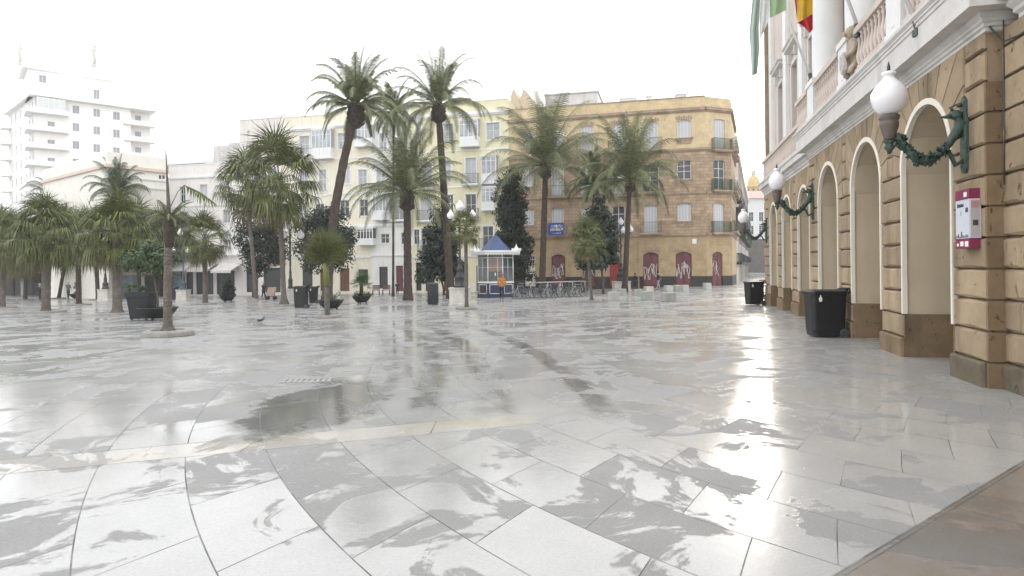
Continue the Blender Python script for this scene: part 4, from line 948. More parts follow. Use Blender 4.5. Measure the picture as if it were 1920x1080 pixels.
# flag poles and flags
def pole(px, py, px2, py2, ln_, label):
    s_, z = fT.L(px, py, -0.3); b = Vector((fT.o[0]+fT.ex[0]*s_+fT.n[0]*-0.3, fT.o[1]+fT.ex[1]*s_+fT.n[1]*-0.3, z))
    dx, dz = ray(px2, py2); best = None
    for k in range(1, 400):
        Y = b.y*(0.7+0.6*k/400); p = Vector((dx*Y, Y, EYE+dz*Y)); d = p-b; dl = Vector((d.x, d.y, 0)); along = abs(dl.x*fT.ex[0]+dl.y*fT.ex[1])
        if best is None or along < best[0]: best = (along, d.normalized())
    d = best[1]; t = thing('flag_pole', label, 'flag pole', b, 0, 'white flag poles of the balcony'); t.location = b
    mb = MB(); mb.tube([(0, 0, 0), d*ln_], [.035, .025], 8); mb.build('pole', m_column, t)
    mb = MB(); mb.tube([d*-.05-Vector((0, 0, .08)), d*0.12], [.05, .05], 8); mb.box(-.06, .06, -.06, .06, -.14, -.04); mb.build('socket', m_darkgrey, t)
    mb = MB(); mb.sphere(d*ln_, .05); mb.build('finial', m_darkgrey, t)
    return b, d
pole(1610, 56, 1590, 0, 3.4, 'white flag pole rising beside the carved lion'); pole(1521, 146, 1464, 0, 3.6, 'white flag pole at the far end of the balcony under the green and white flag'); pole(1722, 50, 1700, 0, 3.2, 'white flag pole nearest the camera at the top edge')
def flagpart(par, pts_rows, Y, mat, name, amp=0.06):
    # rows of (px,py) pairs top to bottom; folds vary the true distance
    mb = MB(); nr = 14; nc = 12; g = []
    for i in range(nr+1):
        f = i/nr*(len(pts_rows)-1); k = min(int(f), len(pts_rows)-2); u = f-k
        l = [pts_rows[k][0][q]*(1-u)+pts_rows[k+1][0][q]*u for q in (0, 1)]; r = [pts_rows[k][1][q]*(1-u)+pts_rows[k+1][1][q]*u for q in (0, 1)]
        row = []
        for j in range(nc+1):
            v = j/nc; row.append(at(l[0]*(1-v)+r[0]*v, l[1]*(1-v)+r[1]*v, Y+amp*math.sin(v*9+i*.15))-par.location)
        g.append(row)
    for s_, dd in ((1, 0), (-1, .006)):
        n0 = len(mb.v)
        for row in g: mb.v += [(p.x, p.y+dd, p.z) for p in row]
        for i in range(nr):
            for j in range(nc):
                a = n0+i*(nc+1)+j; q = (a, a+1, a+nc+2, a+nc+1); mb.f.append(q if s_ > 0 else q[::-1]); mb.m.append(0); mb.sm.append(True)
    return mb.build(name, mat, par)
p = at(1508, -60, 12.6); t = thing('flag', 'red and yellow striped flag hanging in folds above the balcony', 'flag', p)
m_fr = M('red_flag_cloth', (0.50, 0.03, 0.03), 0.8, 0.08); m_fy = M('yellow_flag_cloth', (0.62, 0.38, 0.03), 0.8, 0.08)
flagpart(t, [[(1492, -90), (1526, -90)], [(1494, 0), (1524, 0)], [(1496, 42), (1524, 25)]], 12.6, m_fy, 'yellow_stripe')
flagpart(t, [[(1487, -90), (1491.5, -90)], [(1490, 0), (1493.5, 0)], [(1493, 22), (1495.5, 40)]], 12.58, m_fr, 'red_stripe', .02)
flagpart(t, [[(1496.3, 42.5), (1524, 25.5)], [(1508, 50), (1524, 45)], [(1518, 62), (1524, 55)]], 12.6, m_fr, 'red_stripe')
p = at(1435, -60, 14.2); t = thing('flag', 'pale green and white flag hanging in long folds at the top of the picture', 'flag', p)
m_fg = M('pale_green_flag_cloth', (0.34, 0.47, 0.28), 0.8, 0.08, trans=0.0); m_fg2 = M('grey_green_flag_cloth', (0.38, 0.47, 0.41), 0.8, 0.08); m_fw = M('white_flag_cloth', (0.75, 0.77, 0.75), 0.8, 0.04)
flagpart(t, [[(1412, -80), (1426, -80)], [(1411, 0), (1425.5, 0)], [(1405, 60), (1423, 50)], [(1408, 110), (1424, 95)], [(1409, 143), (1420, 138)]], 14.2, m_fg2, 'green_stripe', .05)
flagpart(t, [[(1426, -80), (1443, -80)], [(1425.8, 0), (1443, 0)], [(1424, 40), (1443, 33)], [(1425, 75), (1432, 60)]], 14.2, m_fw, 'white_stripe', .05)
flagpart(t, [[(1443.5, -80), (1470, -80)], [(1443.5, 0), (1474, 0)], [(1444, 34), (1475, 18)]], 14.2, m_fg, 'green_stripe', .05)
# ---- wall lamps
def wall_lamp():
    t = thing('wall_lamp', 'x', 'wall lamp', (0, 0, 0), aT, 'globe lamps on leafy green brackets')
    mb = MB()
    mb.prism([(-.07, .0), (-.035, -.06), (.035, -.06), (.07, .0), (.075, .5), (.06, .9), (0, .97), (-.06, .9), (-.075, .5)], -.06, -.0, 0, .02)
    for z in (.02, .86): mb.sphere((0, -.065, z), .02, 8, 4)
    mb.build('back_plate', m_lampgreen, t)
    mb = MB(); pts = []
    for i in range(15):
        u = i/14; y = -.05-.80*u; z = .62-.50*math.sin(min(1, u*1.25)*math.pi*0.5)*1.0 if u < .55 else None
        if z is None: z = .13+.38*((u-.55)/.45)**1.7
        if u < .55: z = .62-.49*math.sin(u/.55*math.pi/2)
        pts.append((0, y, z))
    mb.tube(pts, [.075, .07, .06, .055, .052, .05, .055, .065, .075, .075, .07, .06, .055, .05, .045], 8)
    mb.tube([(0, -.03, .12), (0, -.14, .05), (0, -.2, .2), (0, -.32, .3)], [.03, .035, .03, .02], 6)
    mb.tube([(0, -.04, .45), (.01, -.2, .36), (0, -.34, .22)], [.02, .018, .015], 5)
    rnd = random.Random(9)                                       # leaves, buds and scales along the arm
    for i in range(150):
        u = rnd.uniform(.3, 1); k = int(u*13.9); p = Vector(pts[k]); a = rnd.uniform(0, 2*math.pi); r = .055
        q = p+Vector((r*math.cos(a), rnd.uniform(-.03, .03), r*math.sin(a))); d = Vector((math.cos(a), rnd.uniform(-.9, .9), math.sin(a))).normalized(); s_ = rnd.uniform(.03, .075)
        side = d.cross(Vector((0, 1, .3))).normalized()*s_*.4
        mb.rings([[q-side, q+Vector((0, .008, 0)), q+side], [q-side*1.2+d*s_*.6, q+d*s_*.6+Vector((0, .012, 0)), q+side*1.2+d*s_*.6], [q+d*s_-side*.1, q+d*s_, q+d*s_+side*.1]])
    for i in range(14):
        a = rnd.uniform(0, 6.28); mb.sphere((.05*math.cos(a), -.72-.1*rnd.random(), .33+rnd.uniform(-.03, .16)), rnd.uniform(.02, .035), 6, 4)
    mb.build('arm', m_lampgreen, t)
    mb = MB(); mb.sphere((0, -.13, .72), .075, 10, 6, sc=(.8, 1.1, .9)); mb.tube([(0, -.18, .71), (0, -.26, .70), (0, -.33, .705)], [.04, .02, .004], 8); mb.tube([(0, -.1, .68), (0, -.1, .5)], [.05, .06], 8)
    mb.tube([(0, -.16, .78), (0, -.2, .82), (0, -.12, .86)], [.02, .015, .01], 6); mb.sphere((0, -.09, .85), .035, 8, 5); mb.build('bird_head', m_lampgreen, t)
    mb = MB(); mb.lathe([(.02, .24), (.035, .28), (.07, .33), (.045, .37), (.06, .39), (.085, .42)], 0, -.93, 0, 12); mb.tube([(0, -.8, .45), (0, -.88, .43)], .04, 6); mb.build('lamp_cup', m_lampgreen, t)
    mb = MB(); mb.lathe([(.05, .42), (.07, .45), (.075, .48), (.115, .62), (.12, .67), (.105, .69), (.13, .72), (.13, .76), (.09, .78)], 0, -.93, 0, 14); mb.build('lamp_holder', m_lampbrown, t)
    mb = MB(); z0 = .77; mb.lathe([(.09, z0), (.15, z0+.05), (.2, z0+.12), (.225, z0+.22), (.215, z0+.31), (.17, z0+.4), (.11, z0+.46), (.075, z0+.50), (.07, z0+.53), (.095, z0+.55), (.09, z0+.58), (.04, z0+.60)], 0, -.93, 0, 24); mb.build('globe', m_globe, t)
    mb = MB(); mb.lathe([(.03, 1.37), (.02, 1.4), (.022, 1.43), (.004, 1.5)], 0, -.93, 0, 8); mb.build('finial', m_iron, t)
    return t
wl = wall_lamp()
def onwall(o, s_, y, z):
    o.location = (fT.o[0]+fT.ex[0]*s_+fT.n[0]*y, fT.o[1]+fT.ex[1]*s_+fT.n[1]*y, z)
zl = 2.84
for i, (s_, y, lab) in enumerate(((-0.463, -0.05, 'large globe lamp on a leafy green bracket nearest the camera'), (-9.5, -0.05, 'white globe lamp on a green bracket halfway along the arcade'), (-19.1, 0.15, 'small globe lamp on a bracket at the far end of the arcade'))):
    o = wl if i == 0 else clone(wl); o['label'] = lab; onwall(o, s_, y, zl if i < 2 else zl-0.3)
# ---- information box
s0 = fT.L(1793, 410, -0.18)[0]; s1_ = fT.L(1819, 410, -0.18)[0]; z0 = fT.L(1806, 466, -0.18)[1]; z1 = fT.L(1806, 356, -0.18)[1]
IB = thing('information_box', 'purple and white information box fixed to the near stone pier', 'information box', (0, 0, 0), aT); onwall(IB, 0, 0, 0)
m_mag = M('magenta_plastic', (0.22, 0.025, 0.075), 0.4, 0.08); m_wpl = M('white_printed_panel', (0.58, 0.60, 0.66), 0.4, 0.03); m_wpl2 = M('grey_side_panel', (0.42, 0.40, 0.40), 0.5, 0.05)
H_ = z1-z0; mb = MB(); zb, zc_ = z0+H_*.17, z1-H_*.17
mb.box(s0, s1_, -.19, -.055, z0, zb); mb.build('end_band', m_mag, IB); mb = MB(); mb.box(s0, s1_, -.19, -.055, zc_, z1); mb.build('end_band', m_mag, IB)
mb = MB(); mb.box(s0+.004, s1_-.004, -.186, -.055, zb+.001, zc_-.001); mb.build('body', m_wpl, IB)
mb = MB(); mb.box(s1_-.003, s1_+.001, -.17, -.07, zb+.02, zc_-.02); o = mb.build('side_panel', m_wpl2, IB)
mk = MB(); w_ = s1_-s0
rnd = random.Random(2)
for k in range(7): mk.box(s0+w_*(.12+.07*k), s0+w_*(.12+.07*k)+.022, -.1885, -.187, zc_-.09-.006*rnd.random(), zc_-.06+.02*rnd.random())
mk.box(s0+w_*.72, s0+w_*.9, -.1885, -.187, zc_-.17, zc_-.11)
mk.box(s0+w_*.38, s0+w_*.41, -.1885, -.187, zc_-.2, zc_-.15)
for k, h in enumerate((.03, .05, .02, .08, .035, .02, .04, .03)): mk.box(s0+w_*(.06+.11*k), s0+w_*(.06+.11*k)+.028, -.1885, -.187, zb+.01, zb+.01+h)
mk.build('print', m_darkgrey, IB)
for a_, b_, c_, d_ in ((.62, .84, z1-H_*.13, z1-H_*.05), (.35, .58, z0+H_*.04, z0+H_*.12), (.1, .24, z0+H_*.04, z0+H_*.09), (.68, .92, z0+H_*.03, z0+H_*.12)):
    mk = MB(); mk.box(s0+w_*a_, s0+w_*b_, -.1915, -.1902, c_, d_); mk.build('badge', m_white, IB)
mk = MB(); mk.box(s1_+.001, s1_+.003, -.15, -.09, zb+.16, zb+.23); mk.build('print', m_darkgrey, IB)
mk = MB(); mk.box(s1_+.001, s1_+.003, -.165, -.08, zc_-.12, zc_-.03); mk.build('print', M('rose_print', (0.42, 0.22, 0.23), 0.5, 0.1), IB)
# ------------------------------------------------------------------ plants
def V(*a): return Vector(a)
def frond(mb, o, az, el, L, droop, lw, n, rnd, mi=0, leafl=0.16, hang=0.25):
    d = V(math.cos(az)*math.cos(el), math.sin(az)*math.cos(el), math.sin(el)); p = V(*o); pts = [p.copy()]; seg = 12
    side = V(-math.sin(az), math.cos(az), 0); tw = rnd.uniform(-.35, .35)
    for i in range(seg):
        u = (i+1)/seg
        d = (d+V(0, 0, -droop*(0.15+3.0*u*u)/seg)).normalized(); p = p+d*(L/seg); pts.append(p.copy())
    mb.tube(pts, [0.035*(1-0.85*i/seg)*(lw/0.035)**.5 for i in range(seg+1)], 4, mi, False)
    for k in range(n):
        u = 0.16+0.84*k/(n-1); f = u*seg; i = min(int(f), seg-1); q = pts[i].lerp(pts[i+1], f-i); t = (pts[i+1]-pts[i]).normalized()
        up = side.cross(t).normalized()*-1
        if up.z < 0: up = -up
        ll = L*leafl*math.sin(math.pi*(0.13+0.80*u))**.7*rnd.uniform(.85, 1.15)
        for s in (-1, 1):
            s2 = (side*s*math.cos(tw)+up*math.sin(tw)*s)
            v = (t*(0.55+0.5*u)+s2*0.85+up*0.18+V(0, 0, -hang)).normalized()
            w_ = t*lw*.5; m = q+v*ll*.55; e = q+v*ll+V(0, 0, -hang*ll*.5)
            mb.poly([q-w_, q+w_, m+w_*.8, m-w_*.8], mi); mb.poly([m-w_*.8, m+w_*.8, e], mi)
def date_crown(R_, nf, seed, n=36, lw=0.07, eld=(-25, 86), droop=1.0, hang=0.55, flat=1.0):
    rnd = random.Random(seed); mb = MB()
    for k in range(nf):
        u = (k+.5)/nf; el = R(eld[1]-(eld[1]-eld[0])*u**1.0+rnd.uniform(-7, 7)); az = k*2.39996+rnd.uniform(-.2, .2)
        L = R_*rnd.uniform(.85, 1.08)*(1.0 if u < .8 else .85)
        frond(mb, (0.06*math.cos(az), 0.06*math.sin(az), 0), az, el, L*1.08, 1.9*droop*rnd.uniform(.6, 1.25)*(.4+.95*u), lw, n, rnd, 0, 0.17, hang)
    return mb
def trunk_mesh(pts, r0, r1, boss=None, flare=1.35, n=12, seed=0):
    rnd = random.Random(seed); mb = MB(); P = [Vector(p) for p in pts]; rs = []; m = 26; out = []
    def pt(u):
        f = u*(len(P)-1); i = min(int(f), len(P)-2); return P[i].lerp(P[i+1], f-i)
    for i in range(m+1):
        u = i/m; r = r0+(r1-r0)*u
        if u < .12: r *= 1+(flare-1)*(1-u/.12)**1.5
        r *= 1+(.05 if i % 2 else -.03)+rnd.uniform(-.02, .02)
        out.append(pt(u)); rs.append(r)
    mb.tube(out, rs, n)
    if boss:
        br, bh = boss; e = P[-1]; mb.lathe([(r1*.9, -bh), (br*.92, -bh*.8), (br, -bh*.4), (br*1.02, 0), (br*.8, bh*.35), (br*.3, bh*.6)], e.x, e.y, e.z, n)
        for k in range(46):      # cut leaf bases
            a = rnd.uniform(0, 6.28); z = rnd.uniform(-bh*.85, bh*.3); c, s = math.cos(a), math.sin(a); q = V(e.x+c*br*.9, e.y+s*br*.9, e.z+z)
            mb.tube([q, q+V(c*.12, s*.12, .16)], [.05, .03], 4)
    return mb
def date_palm(base, crown, R_px, label, seed, r=0.2, boss=True, nf=52, droop=1.0, eld=(-10, 87), bend=0.0, mat=None, tmat=None, fibre=False, basez=None, group='date palms of the square', kw={}):
    X, Y, Z = G(*base); top = at(crown[0], crown[1], Y)
    t = thing('date_palm', label, 'palm tree', (X, Y, Z), 0, group); b = Vector((X, Y, Z)); e = top-b; Lp = R_px/F*Y
    pts = [V(0, 0, -.1)]+[V(e.x*u+bend*math.sin(u*math.pi), 0, e.z*u) for u in (.25, .5, .75, 1.0)]
    bs = (r*1.7, r*3.6) if boss else None
    trunk_mesh(pts, r*1.05, r*.8, bs, seed=seed).build('trunk', tmat or m_trunk, t)
    c = date_crown(Lp, nf, seed, eld=eld, droop=droop, **kw).build('crown', mat or m_frond, t); c.location = e+V(0, 0, r*.9)
    if fibre:
        mb = MB(); rnd = random.Random(seed)
        for k in range(60):
            a = rnd.uniform(0, 6.28); q = e+V(math.cos(a)*.1, math.sin(a)*.1, .1); mb.tube([q, q+V(math.cos(a)*.3, math.sin(a)*.3, -.15), q+V(math.cos(a)*.36, math.sin(a)*.36, -.75*rnd.uniform(.6, 1.2))], [.03, .025, .01], 4)
        mb.build('fruit_stalks', m_fibre, t)
    return t
date_palm((612, 573), (667, 208), 100, 'tall leaning date palm with a thick curved trunk, highest crown on the left', 11, 0.27, nf=36, droop=1.15, bend=-0.35)
date_palm((846, 560), (822, 205), 112, 'tall upright date palm behind the small fan palm left of the kiosk', 12, 0.27, nf=34, droop=1.1)
date_palm((765, 563), (763, 368), 130, 'date palm with reddish brown trunk left of the cylindrical bin', 13, 0.28, nf=42, droop=.85, tmat=m_fibre if False else m_trunk)
date_palm((1016, 549), (1023, 315), 138, 'broad date palm between the kiosk and the row of bicycles', 14, 0.27, nf=50, droop=.75)
date_palm((1171, 547), (1181, 342), 116, 'dense date palm behind the four globe lamp post', 15, 0.22, nf=48, droop=.9)
date_palm((737, 556), (738, 212), 66, 'thin stemmed date palm between the two tallest palms', 16, 0.10, False, nf=32, droop=1.2, eld=(-50, 80))
date_palm((223, 560), (220, 362), 62, 'date palm with orange brown fruit stalks before the white tower', 17, 0.22, nf=36, droop=1.3, fibre=True, mat=m_frondt)
date_palm((112, 556), (108, 385), 62, 'pale feathery date palm left of the palm with orange stalks', 18, 0.2, nf=40, droop=1.2, mat=m_frondt)
date_palm((1096, 548), (1115, 350), 66, 'dark date palm half hidden between two larger ones by the brown house', 19, 0.12, False, nf=34, droop=1.0)
# fan palms
def fan_leaf(mb, o, az, el, pet, rad, rnd, mi, droop=1.0, nseg=30, spread=215):
    d = V(math.cos(az)*math.cos(el), math.sin(az)*math.cos(el), math.sin(el)); side = V(-math.sin(az), math.cos(az), 0)
    p1 = V(*o)+d*pet*.6; d2 = (d+V(0, 0, -.25*droop)).normalized(); c = p1+d2*pet*.4
    mb.tube([o, p1, c], [.02, .016, .012], 4, mi, False)
    nrm = side.cross(d2).normalized()
    if nrm.z < 0: nrm = -nrm
    for k in range(nseg):
        a = R(-spread/2+spread*(k+.5)/nseg)+rnd.uniform(-.03, .03)
        v = (d2*math.cos(a)+side*math.sin(a)+nrm*.18*math.cos(a*2)).normalized(); w_ = (side*math.cos(a)-d2*math.sin(a))*rad*.5*math.sin(R(spread/nseg/2))*.8
        L1 = rad*rnd.uniform(.40, .58); m = c+v*L1; L2 = rad*rnd.uniform(.35, .85)
        e = m+(v*(.75-.35*droop)+V(0, 0, -.85*droop)).normalized()*L2
        mb.poly([c-w_*.15, c+w_*.15, m+w_, m-w_], mi); mb.poly([m-w_, m+w_, m.lerp(e, .5)+w_*.45, m.lerp(e, .5)-w_*.45], mi); mb.poly([m.lerp(e, .5)-w_*.45, m.lerp(e, .5)+w_*.45, e], mi)
def fan_crown(Rm, nl, seed, eld=(-70, 85), droop=1.0, dry=0.12):
    rnd = random.Random(seed); mb = MB()
    for k in range(nl):
        u = (k+.5)/nl; el = R(eld[1]-(eld[1]-eld[0])*u+rnd.uniform(-8, 8)); az = k*2.39996+rnd.uniform(-.25, .25)
        fan_leaf(mb, V(0, 0, rnd.uniform(-.05, .1)), az, el, Rm*rnd.uniform(.35, .68), Rm*rnd.uniform(.42, .58), rnd, 1 if u > 1-dry and rnd.random() < .75 else 0, droop*(.35+.85*min(1, u*1.6)))
    return mb
FC = {}
def fan_palm(base, crown, R_px, label, seed, r=0.16, flare=1.5, nl=46, droop=1.0, eld=(-70, 85), group='fan palms planted across the square', ring=True, tm=None, shared=None, dz=None, ringr=None):
    X, Y, Z = G(*base); Z0 = Z; top = at(crown[0], crown[1], Y); e = top-V(X, Y, Z)
    t = thing('fan_palm', label, 'palm tree', (X, Y, Z), 0, group); Rm = R_px/F*Y
    trunk_mesh([V(0, 0, -.05), V(e.x*.3, 0, e.z*.3), V(e.x*.7, 0, e.z*.7), e], r*.95, r*.85, None, flare, seed=seed).build('trunk', tm or m_trunkp, t)
    key = shared
    if key is not None and key in FC:
        c = FC[key].copy(); scn.collection.objects.link(c); c.parent = t; c.scale = (Rm/FC[key]['rm'],)*3; c.rotation_euler.z = seed*1.3
    else:
        c = fan_crown(Rm, nl, seed, eld, droop).build('crown', [m_fan, m_fand], t)
        if key is not None: FC[key] = c; c['rm'] = Rm
    c.location = e
    if ring:
        rr = ringr or max(.5, r*4.2); mb = MB(); mb.lathe([(rr*.96, -.1), (rr, .02), (rr, .09), (rr*.96, .12), (rr*.78, .12), (rr*.76, .08)], n=20, ph=.2)
        o = mb.build('tree_ring', m_ring); o.location = (X, Y, Z); tag(o, 'low round stone kerb '+ring if isinstance(ring, str) else 'x', 'tree ring', 'stone tree rings in the paving')
    return t
fan_palm((533, 574), (523, 340), 96, 'large fan palm with a shaggy crown left of the leaning date palm', 31, .15, 2.4, 46, .9, ring='at the foot of the large shaggy fan palm')
fan_palm((481, 562), (462, 350), 80, 'fan palm with long strands just behind the large shaggy one', 32, .17, 1.2, 36, 1.0, ring='under the fan palm behind the large shaggy one')
fan_palm((385, 571), (384, 450), 58, 'stout fan palm with a round crown before the arcade awnings', 33, .17, 1.3, 44, 1.0, ring='under the stout fan palm before the awnings', shared='a')
fan_palm((220, 590), (219, 435), 80, 'fan palm with a flared pale trunk left of the tall black planter', 34, .21, 1.9, 54, 1.0, ring='under the fan palm beside the tall black planter', tm=m_trunkp, shared='b')
fan_palm((86, 586), (88, 438), 78, 'fan palm with a straight grey trunk beside the walker in a dark coat', 35, .22, 1.2, 52, 1.05, ring='under the fan palm next to the walker in the dark coat')
fan_palm((4, 578), (5, 450), 70, 'fan palm cut by the left edge of the picture', 36, .2, 1.2, 44, 1.0, ring='under the fan palm at the left edge', shared='a')
for i, (b, c, rp, lab, rg) in enumerate((((47, 563), (50, 462), 66, 'fan palm far back between the left edge palm and the dark coated walker', 'second from the left edge, far back'),
        ((110, 560), (130, 448), 68, 'fan palm far back just right of the straight grey trunk', 'just right of the straight grey palm trunk'),
        ((184, 563), (178, 445), 70, 'fan palm far back left of the flared pale trunk', 'far back left of the flared pale trunk'),
        ((158, 556), (158, 470), 62, 'small distant fan palm with a thin trunk in the left grove', 'under the small distant palm of the left grove'),
        ((345, 556), (338, 440), 50, 'fan palm behind the near slender trunk', 'behind the near slender palm'),
        ((262, 560), (258, 448), 70, 'fan palm behind the round planter tree', 'behind the round planter tree'),
        ((25, 556), (24, 470), 66, 'distant fan palm next to the left edge with a blue grey trunk', 'beside the distant blue grey trunk'),
        ((300, 558), (300, 450), 56, 'fan palm seen just left of the near slender trunk', 'just left of the near slender trunk, far back'))):
    fan_palm(b, c, rp, lab, 50+i, .2, 1.25, 40, 1.0, ring=rg, shared='ab'[i % 2], tm=m_trunk)
for i, (b, c, rp, lab, rg) in enumerate((((-14, 566), (-12, 440), 62, 'fan palm mostly outside the left edge', 'at the very left edge'),
        ((66, 553), (66, 470), 50, 'low distant fan palm behind the walker in the dark coat', 'behind the walker in the dark coat'),
        ((238, 554), (238, 458), 56, 'distant fan palm just right of the flared pale trunk', 'far back right of the flared pale trunk'),
        ((205, 552), (204, 470), 50, 'low distant fan palm left of the white lamp pedestal in the grove', 'beside the white lamp pedestal in the grove'),
        ((148, 572), (146, 445), 60, 'fan palm in the middle of the left grove', 'in the middle of the left grove'))):
    fan_palm(b, c, rp, lab, 70+i, .2, 1.25, 40, 1.0, ring=rg, shared='ab'[i % 2], tm=m_trunk)
fan_palm((875, 580), (873, 432), 42, 'young fan palm on a thin trunk in front of the lamp pedestal by the kiosk', 61, .09, 1.5, 30, .9, eld=(-55, 85), ring='under the young fan palm left of the kiosk')
fan_palm((1110, 567), (1100, 455), 50, 'young fan palm with a leaning thin trunk right of the bicycles', 62, .085, 2.2, 30, .8, eld=(-55, 85), ring='under the young fan palm right of the bicycles')
t = fan_palm((614, 596), (612, 512), 70, 'young fan palm with upright dense leaves and a yellow green stem', 63, .11, 1.3, 34, .15, eld=(72, 89), ring='under the young palm with the yellow green stem')
mb = MB(); X, Y, Z = G(614, 596); zt_ = at(612, 500, Y).z-Z; mb.tube([(-.0, -.02, zt_*.62), (-.04, -.03, zt_), (-.03, -.03, zt_+.5)], [.115, .1, .05], 10); mb.build('green_stem', M('yellow_green_stem', (0.16, 0.19, 0.04), 0.5, 0.1), t)
# near slender palm with an unopened spear and one old fan leaf held out to the right
X, Y, Z = G(315, 630); top = at(316, 400, Y); e = top-V(X, Y, Z)
NP = thing('slender_palm', 'nearest slender palm with a smooth grey trunk and tall unopened spear leaf', 'palm tree', (X, Y, Z))
trunk_mesh([V(0, 0, 0), V(0, 0, e.z*.3), V(e.x*.6, 0, e.z*.7), e], .115, .085, None, 2.6, 16, seed=4).build('trunk', m_trunkp, NP)
mb = date_crown(0.62, 20, 5, n=22, lw=.02, eld=(-10, 60), droop=1.0); o = mb.build('crown', m_frond, NP); o.location = e+V(0, 0, -.1)
mb = MB(); q = at(316, 385, Y)-V(X, Y, Z); q2 = at(311, 282, Y)-V(X, Y, Z); mb.tube([e-V(0, 0, .4), q, q.lerp(q2, .5), q2], [.075, .05, .028, .006], 8); mb.build('spear_leaf', m_trunkp, NP)
mb = MB(); mb.lathe([(.1, -.9), (.125, -.6), (.13, -.2), (.10, 0)], e.x, e.y, e.z, 12); mb.build('leaf_sheath', m_trunk, NP)
mb = MB(); rnd = random.Random(8)
q0 = at(345, 347, Y)-V(X, Y, Z); q1 = at(404, 382, Y)-V(X, Y, Z)
mb.tube([e+V(.02, 0, .1), e.lerp(q0, .6)+V(0, 0, .12), q0, q0.lerp(q1, .5)+V(0, 0, .06), q1], [.012, .01, .012, .008, .004], 5)
for k in range(44):
    u = k/43; p = q0.lerp(q1, u)+V(0, 0, .06*math.sin(u*math.pi)); l = .42*math.sin(math.pi*(.1+.8*u)); a = V(.03, 0, 0)
    en = p+V(.08*u-.02, rnd.uniform(-.15, .15), -l*rnd.uniform(.7, 1.1)); mb.poly([p-a*.5, p+a*.5, en])
mb.build('old_leaf', m_fan, NP)
rr = 0.62; mb = MB(); mb.lathe([(rr*1.0, -.1), (rr*1.03, .04), (rr*1.0, .12), (rr*.93, .16), (rr*.72, .165), (rr*.70, .12), (.1, .12)], n=9, ph=.3, smooth=False)
o = mb.build('tree_ring', m_ring); o.location = (X, Y, Z); tag(o, 'thick pale stone kerb round the foot of the nearest slender palm', 'tree ring', 'stone tree rings in the paving')
# broad leaved trees
def leaf_cloud(mb, centres, nleaf, size, rnd, mi=0):
    for (c, r) in centres:
        c = Vector(c)
        for k in range(nleaf):
            d = V(rnd.gauss(0, 1), rnd.gauss(0, 1), rnd.gauss(0, 1)).normalized()*r*rnd.random()**.4
            p = c+V(d.x, d.y, d.z*.8); n = (d.normalized()+V(rnd.uniform(-.8, .8), rnd.uniform(-.8, .8), rnd.uniform(-.2, 1))).normalized()
            a = n.cross(V(rnd.random()-.5, rnd.random()-.5, rnd.random()-.5)).normalized()*size*rnd.uniform(.6, 1.3); b = n.cross(a).normalized()*size*.42
            mb.poly([p-a, p-b, p+a, p+b], mi)
def broad_tree(base, box, label, seed, shape='round', r=0.07, ncl=34, nleaf=70, size=.11, mat=None, group='broad leaved trees of the square', Zb=None, trunks=1, name='broadleaf_tree', back=0):
    X, Y, Z = G(*base); x0, x1, y0, y1 = box; rnd = random.Random(seed)
    k = Y/F; cx = (x0+x1)/2; c = at(cx, (y0+y1)/2, Y)-V(X, Y, Z); hw = (x1-x0)/2*k; hh = (y1-y0)/2*k; cents = []
    if Zb is not None: Z += Zb; c = at(cx, (y0+y1)/2, Y)-V(X, Y, Z)
    t = thing(name, label, 'tree', (X, Y, Z), 0, group)
    while len(cents) < ncl:
        u, v, w_ = (rnd.uniform(-1, 1) for _ in range(3))
        if shape == 'cone':
            rad = .25+.75*(1-(w_+1)/2)**.8
            if u*u+v*v > rad*rad or rnd.random() < .15: continue
        else:
            if u*u+v*v+w_*w_ > 1: continue
        cents.append(((c.x+u*hw*.88, c.y+v*hw*.88, c.z+w_*hh*.9), rnd.uniform(.2, .34)*min(hw, hh)*1.35))
    mb = MB(); leaf_cloud(mb, cents, nleaf, size, rnd); mb.build('crown', mat or m_leaf, t)
    mb = MB(); top = V(c.x, c.y, c.z+(hh*.75 if shape == 'cone' else 0)); low = c.z-hh
    mb.tube([V(0, 0, -.05), V(0, 0, max(.1, low*.5)), V(c.x*.6, 0, max(.2, low)), top], [r*1.25, r, r*.9, r*.35], 8)
    for (p, q) in cents[::3]:
        s = V(c.x*.7, 0, max(.2, low)+rnd.random()*max(.1, (top.z-low))*.6); mid = s.lerp(Vector(p), .5)+V(0, 0, -.05)
        mb.tube([s, mid, p], [r*.4, r*.25, r*.1], 5)
    mb.build('trunk', m_bark, t)
    return t
broad_tree((977, 549), (912, 1004, 290, 530), 'tall dark magnolia tree with several stems behind the kiosk', 71, 'cone', .1, 130, 130, .16)
broad_tree((832, 553), (778, 874, 385, 530), 'dark glossy tree behind the tall palm left of the kiosk', 72, 'cone', .09, 85, 120, .16)
broad_tree((707, 549), (672, 746, 428, 506), 'small open dark tree between the cream and yellow houses', 73, 'cone', .045, 42, 85, .15)
broad_tree((622, 557), (552, 664, 380, 522), 'dark tree growing behind the upright young palm', 74, 'round', .09, 85, 115, .16)
broad_tree((474, 557), (444, 542, 392, 518), 'dark tree before the salmon coloured wall', 75, 'round', .08, 70, 110, .16)
broad_tree((432, 553), (412, 462, 476, 512), 'small dark tree in front of the arcade shops', 76, 'round', .04, 14, 50, .12)
broad_tree((1131, 551), (1084, 1166, 366, 505), 'dark tree by the red door of the brown house', 77, 'cone', .08, 80, 115, .16)
for i, (x, lab) in enumerate(((62, 'dark round tree at the back of the left grove'), (135, 'dark round tree behind the walker in the grey jacket'), (205, 'dark round tree behind the flared palm trunk'), (20, 'dark round tree behind the left edge palms'))):
    broad_tree((x, 554), (x-32, x+32, 490, 530), lab, 80+i, 'round', .06, 16, 50, .15)
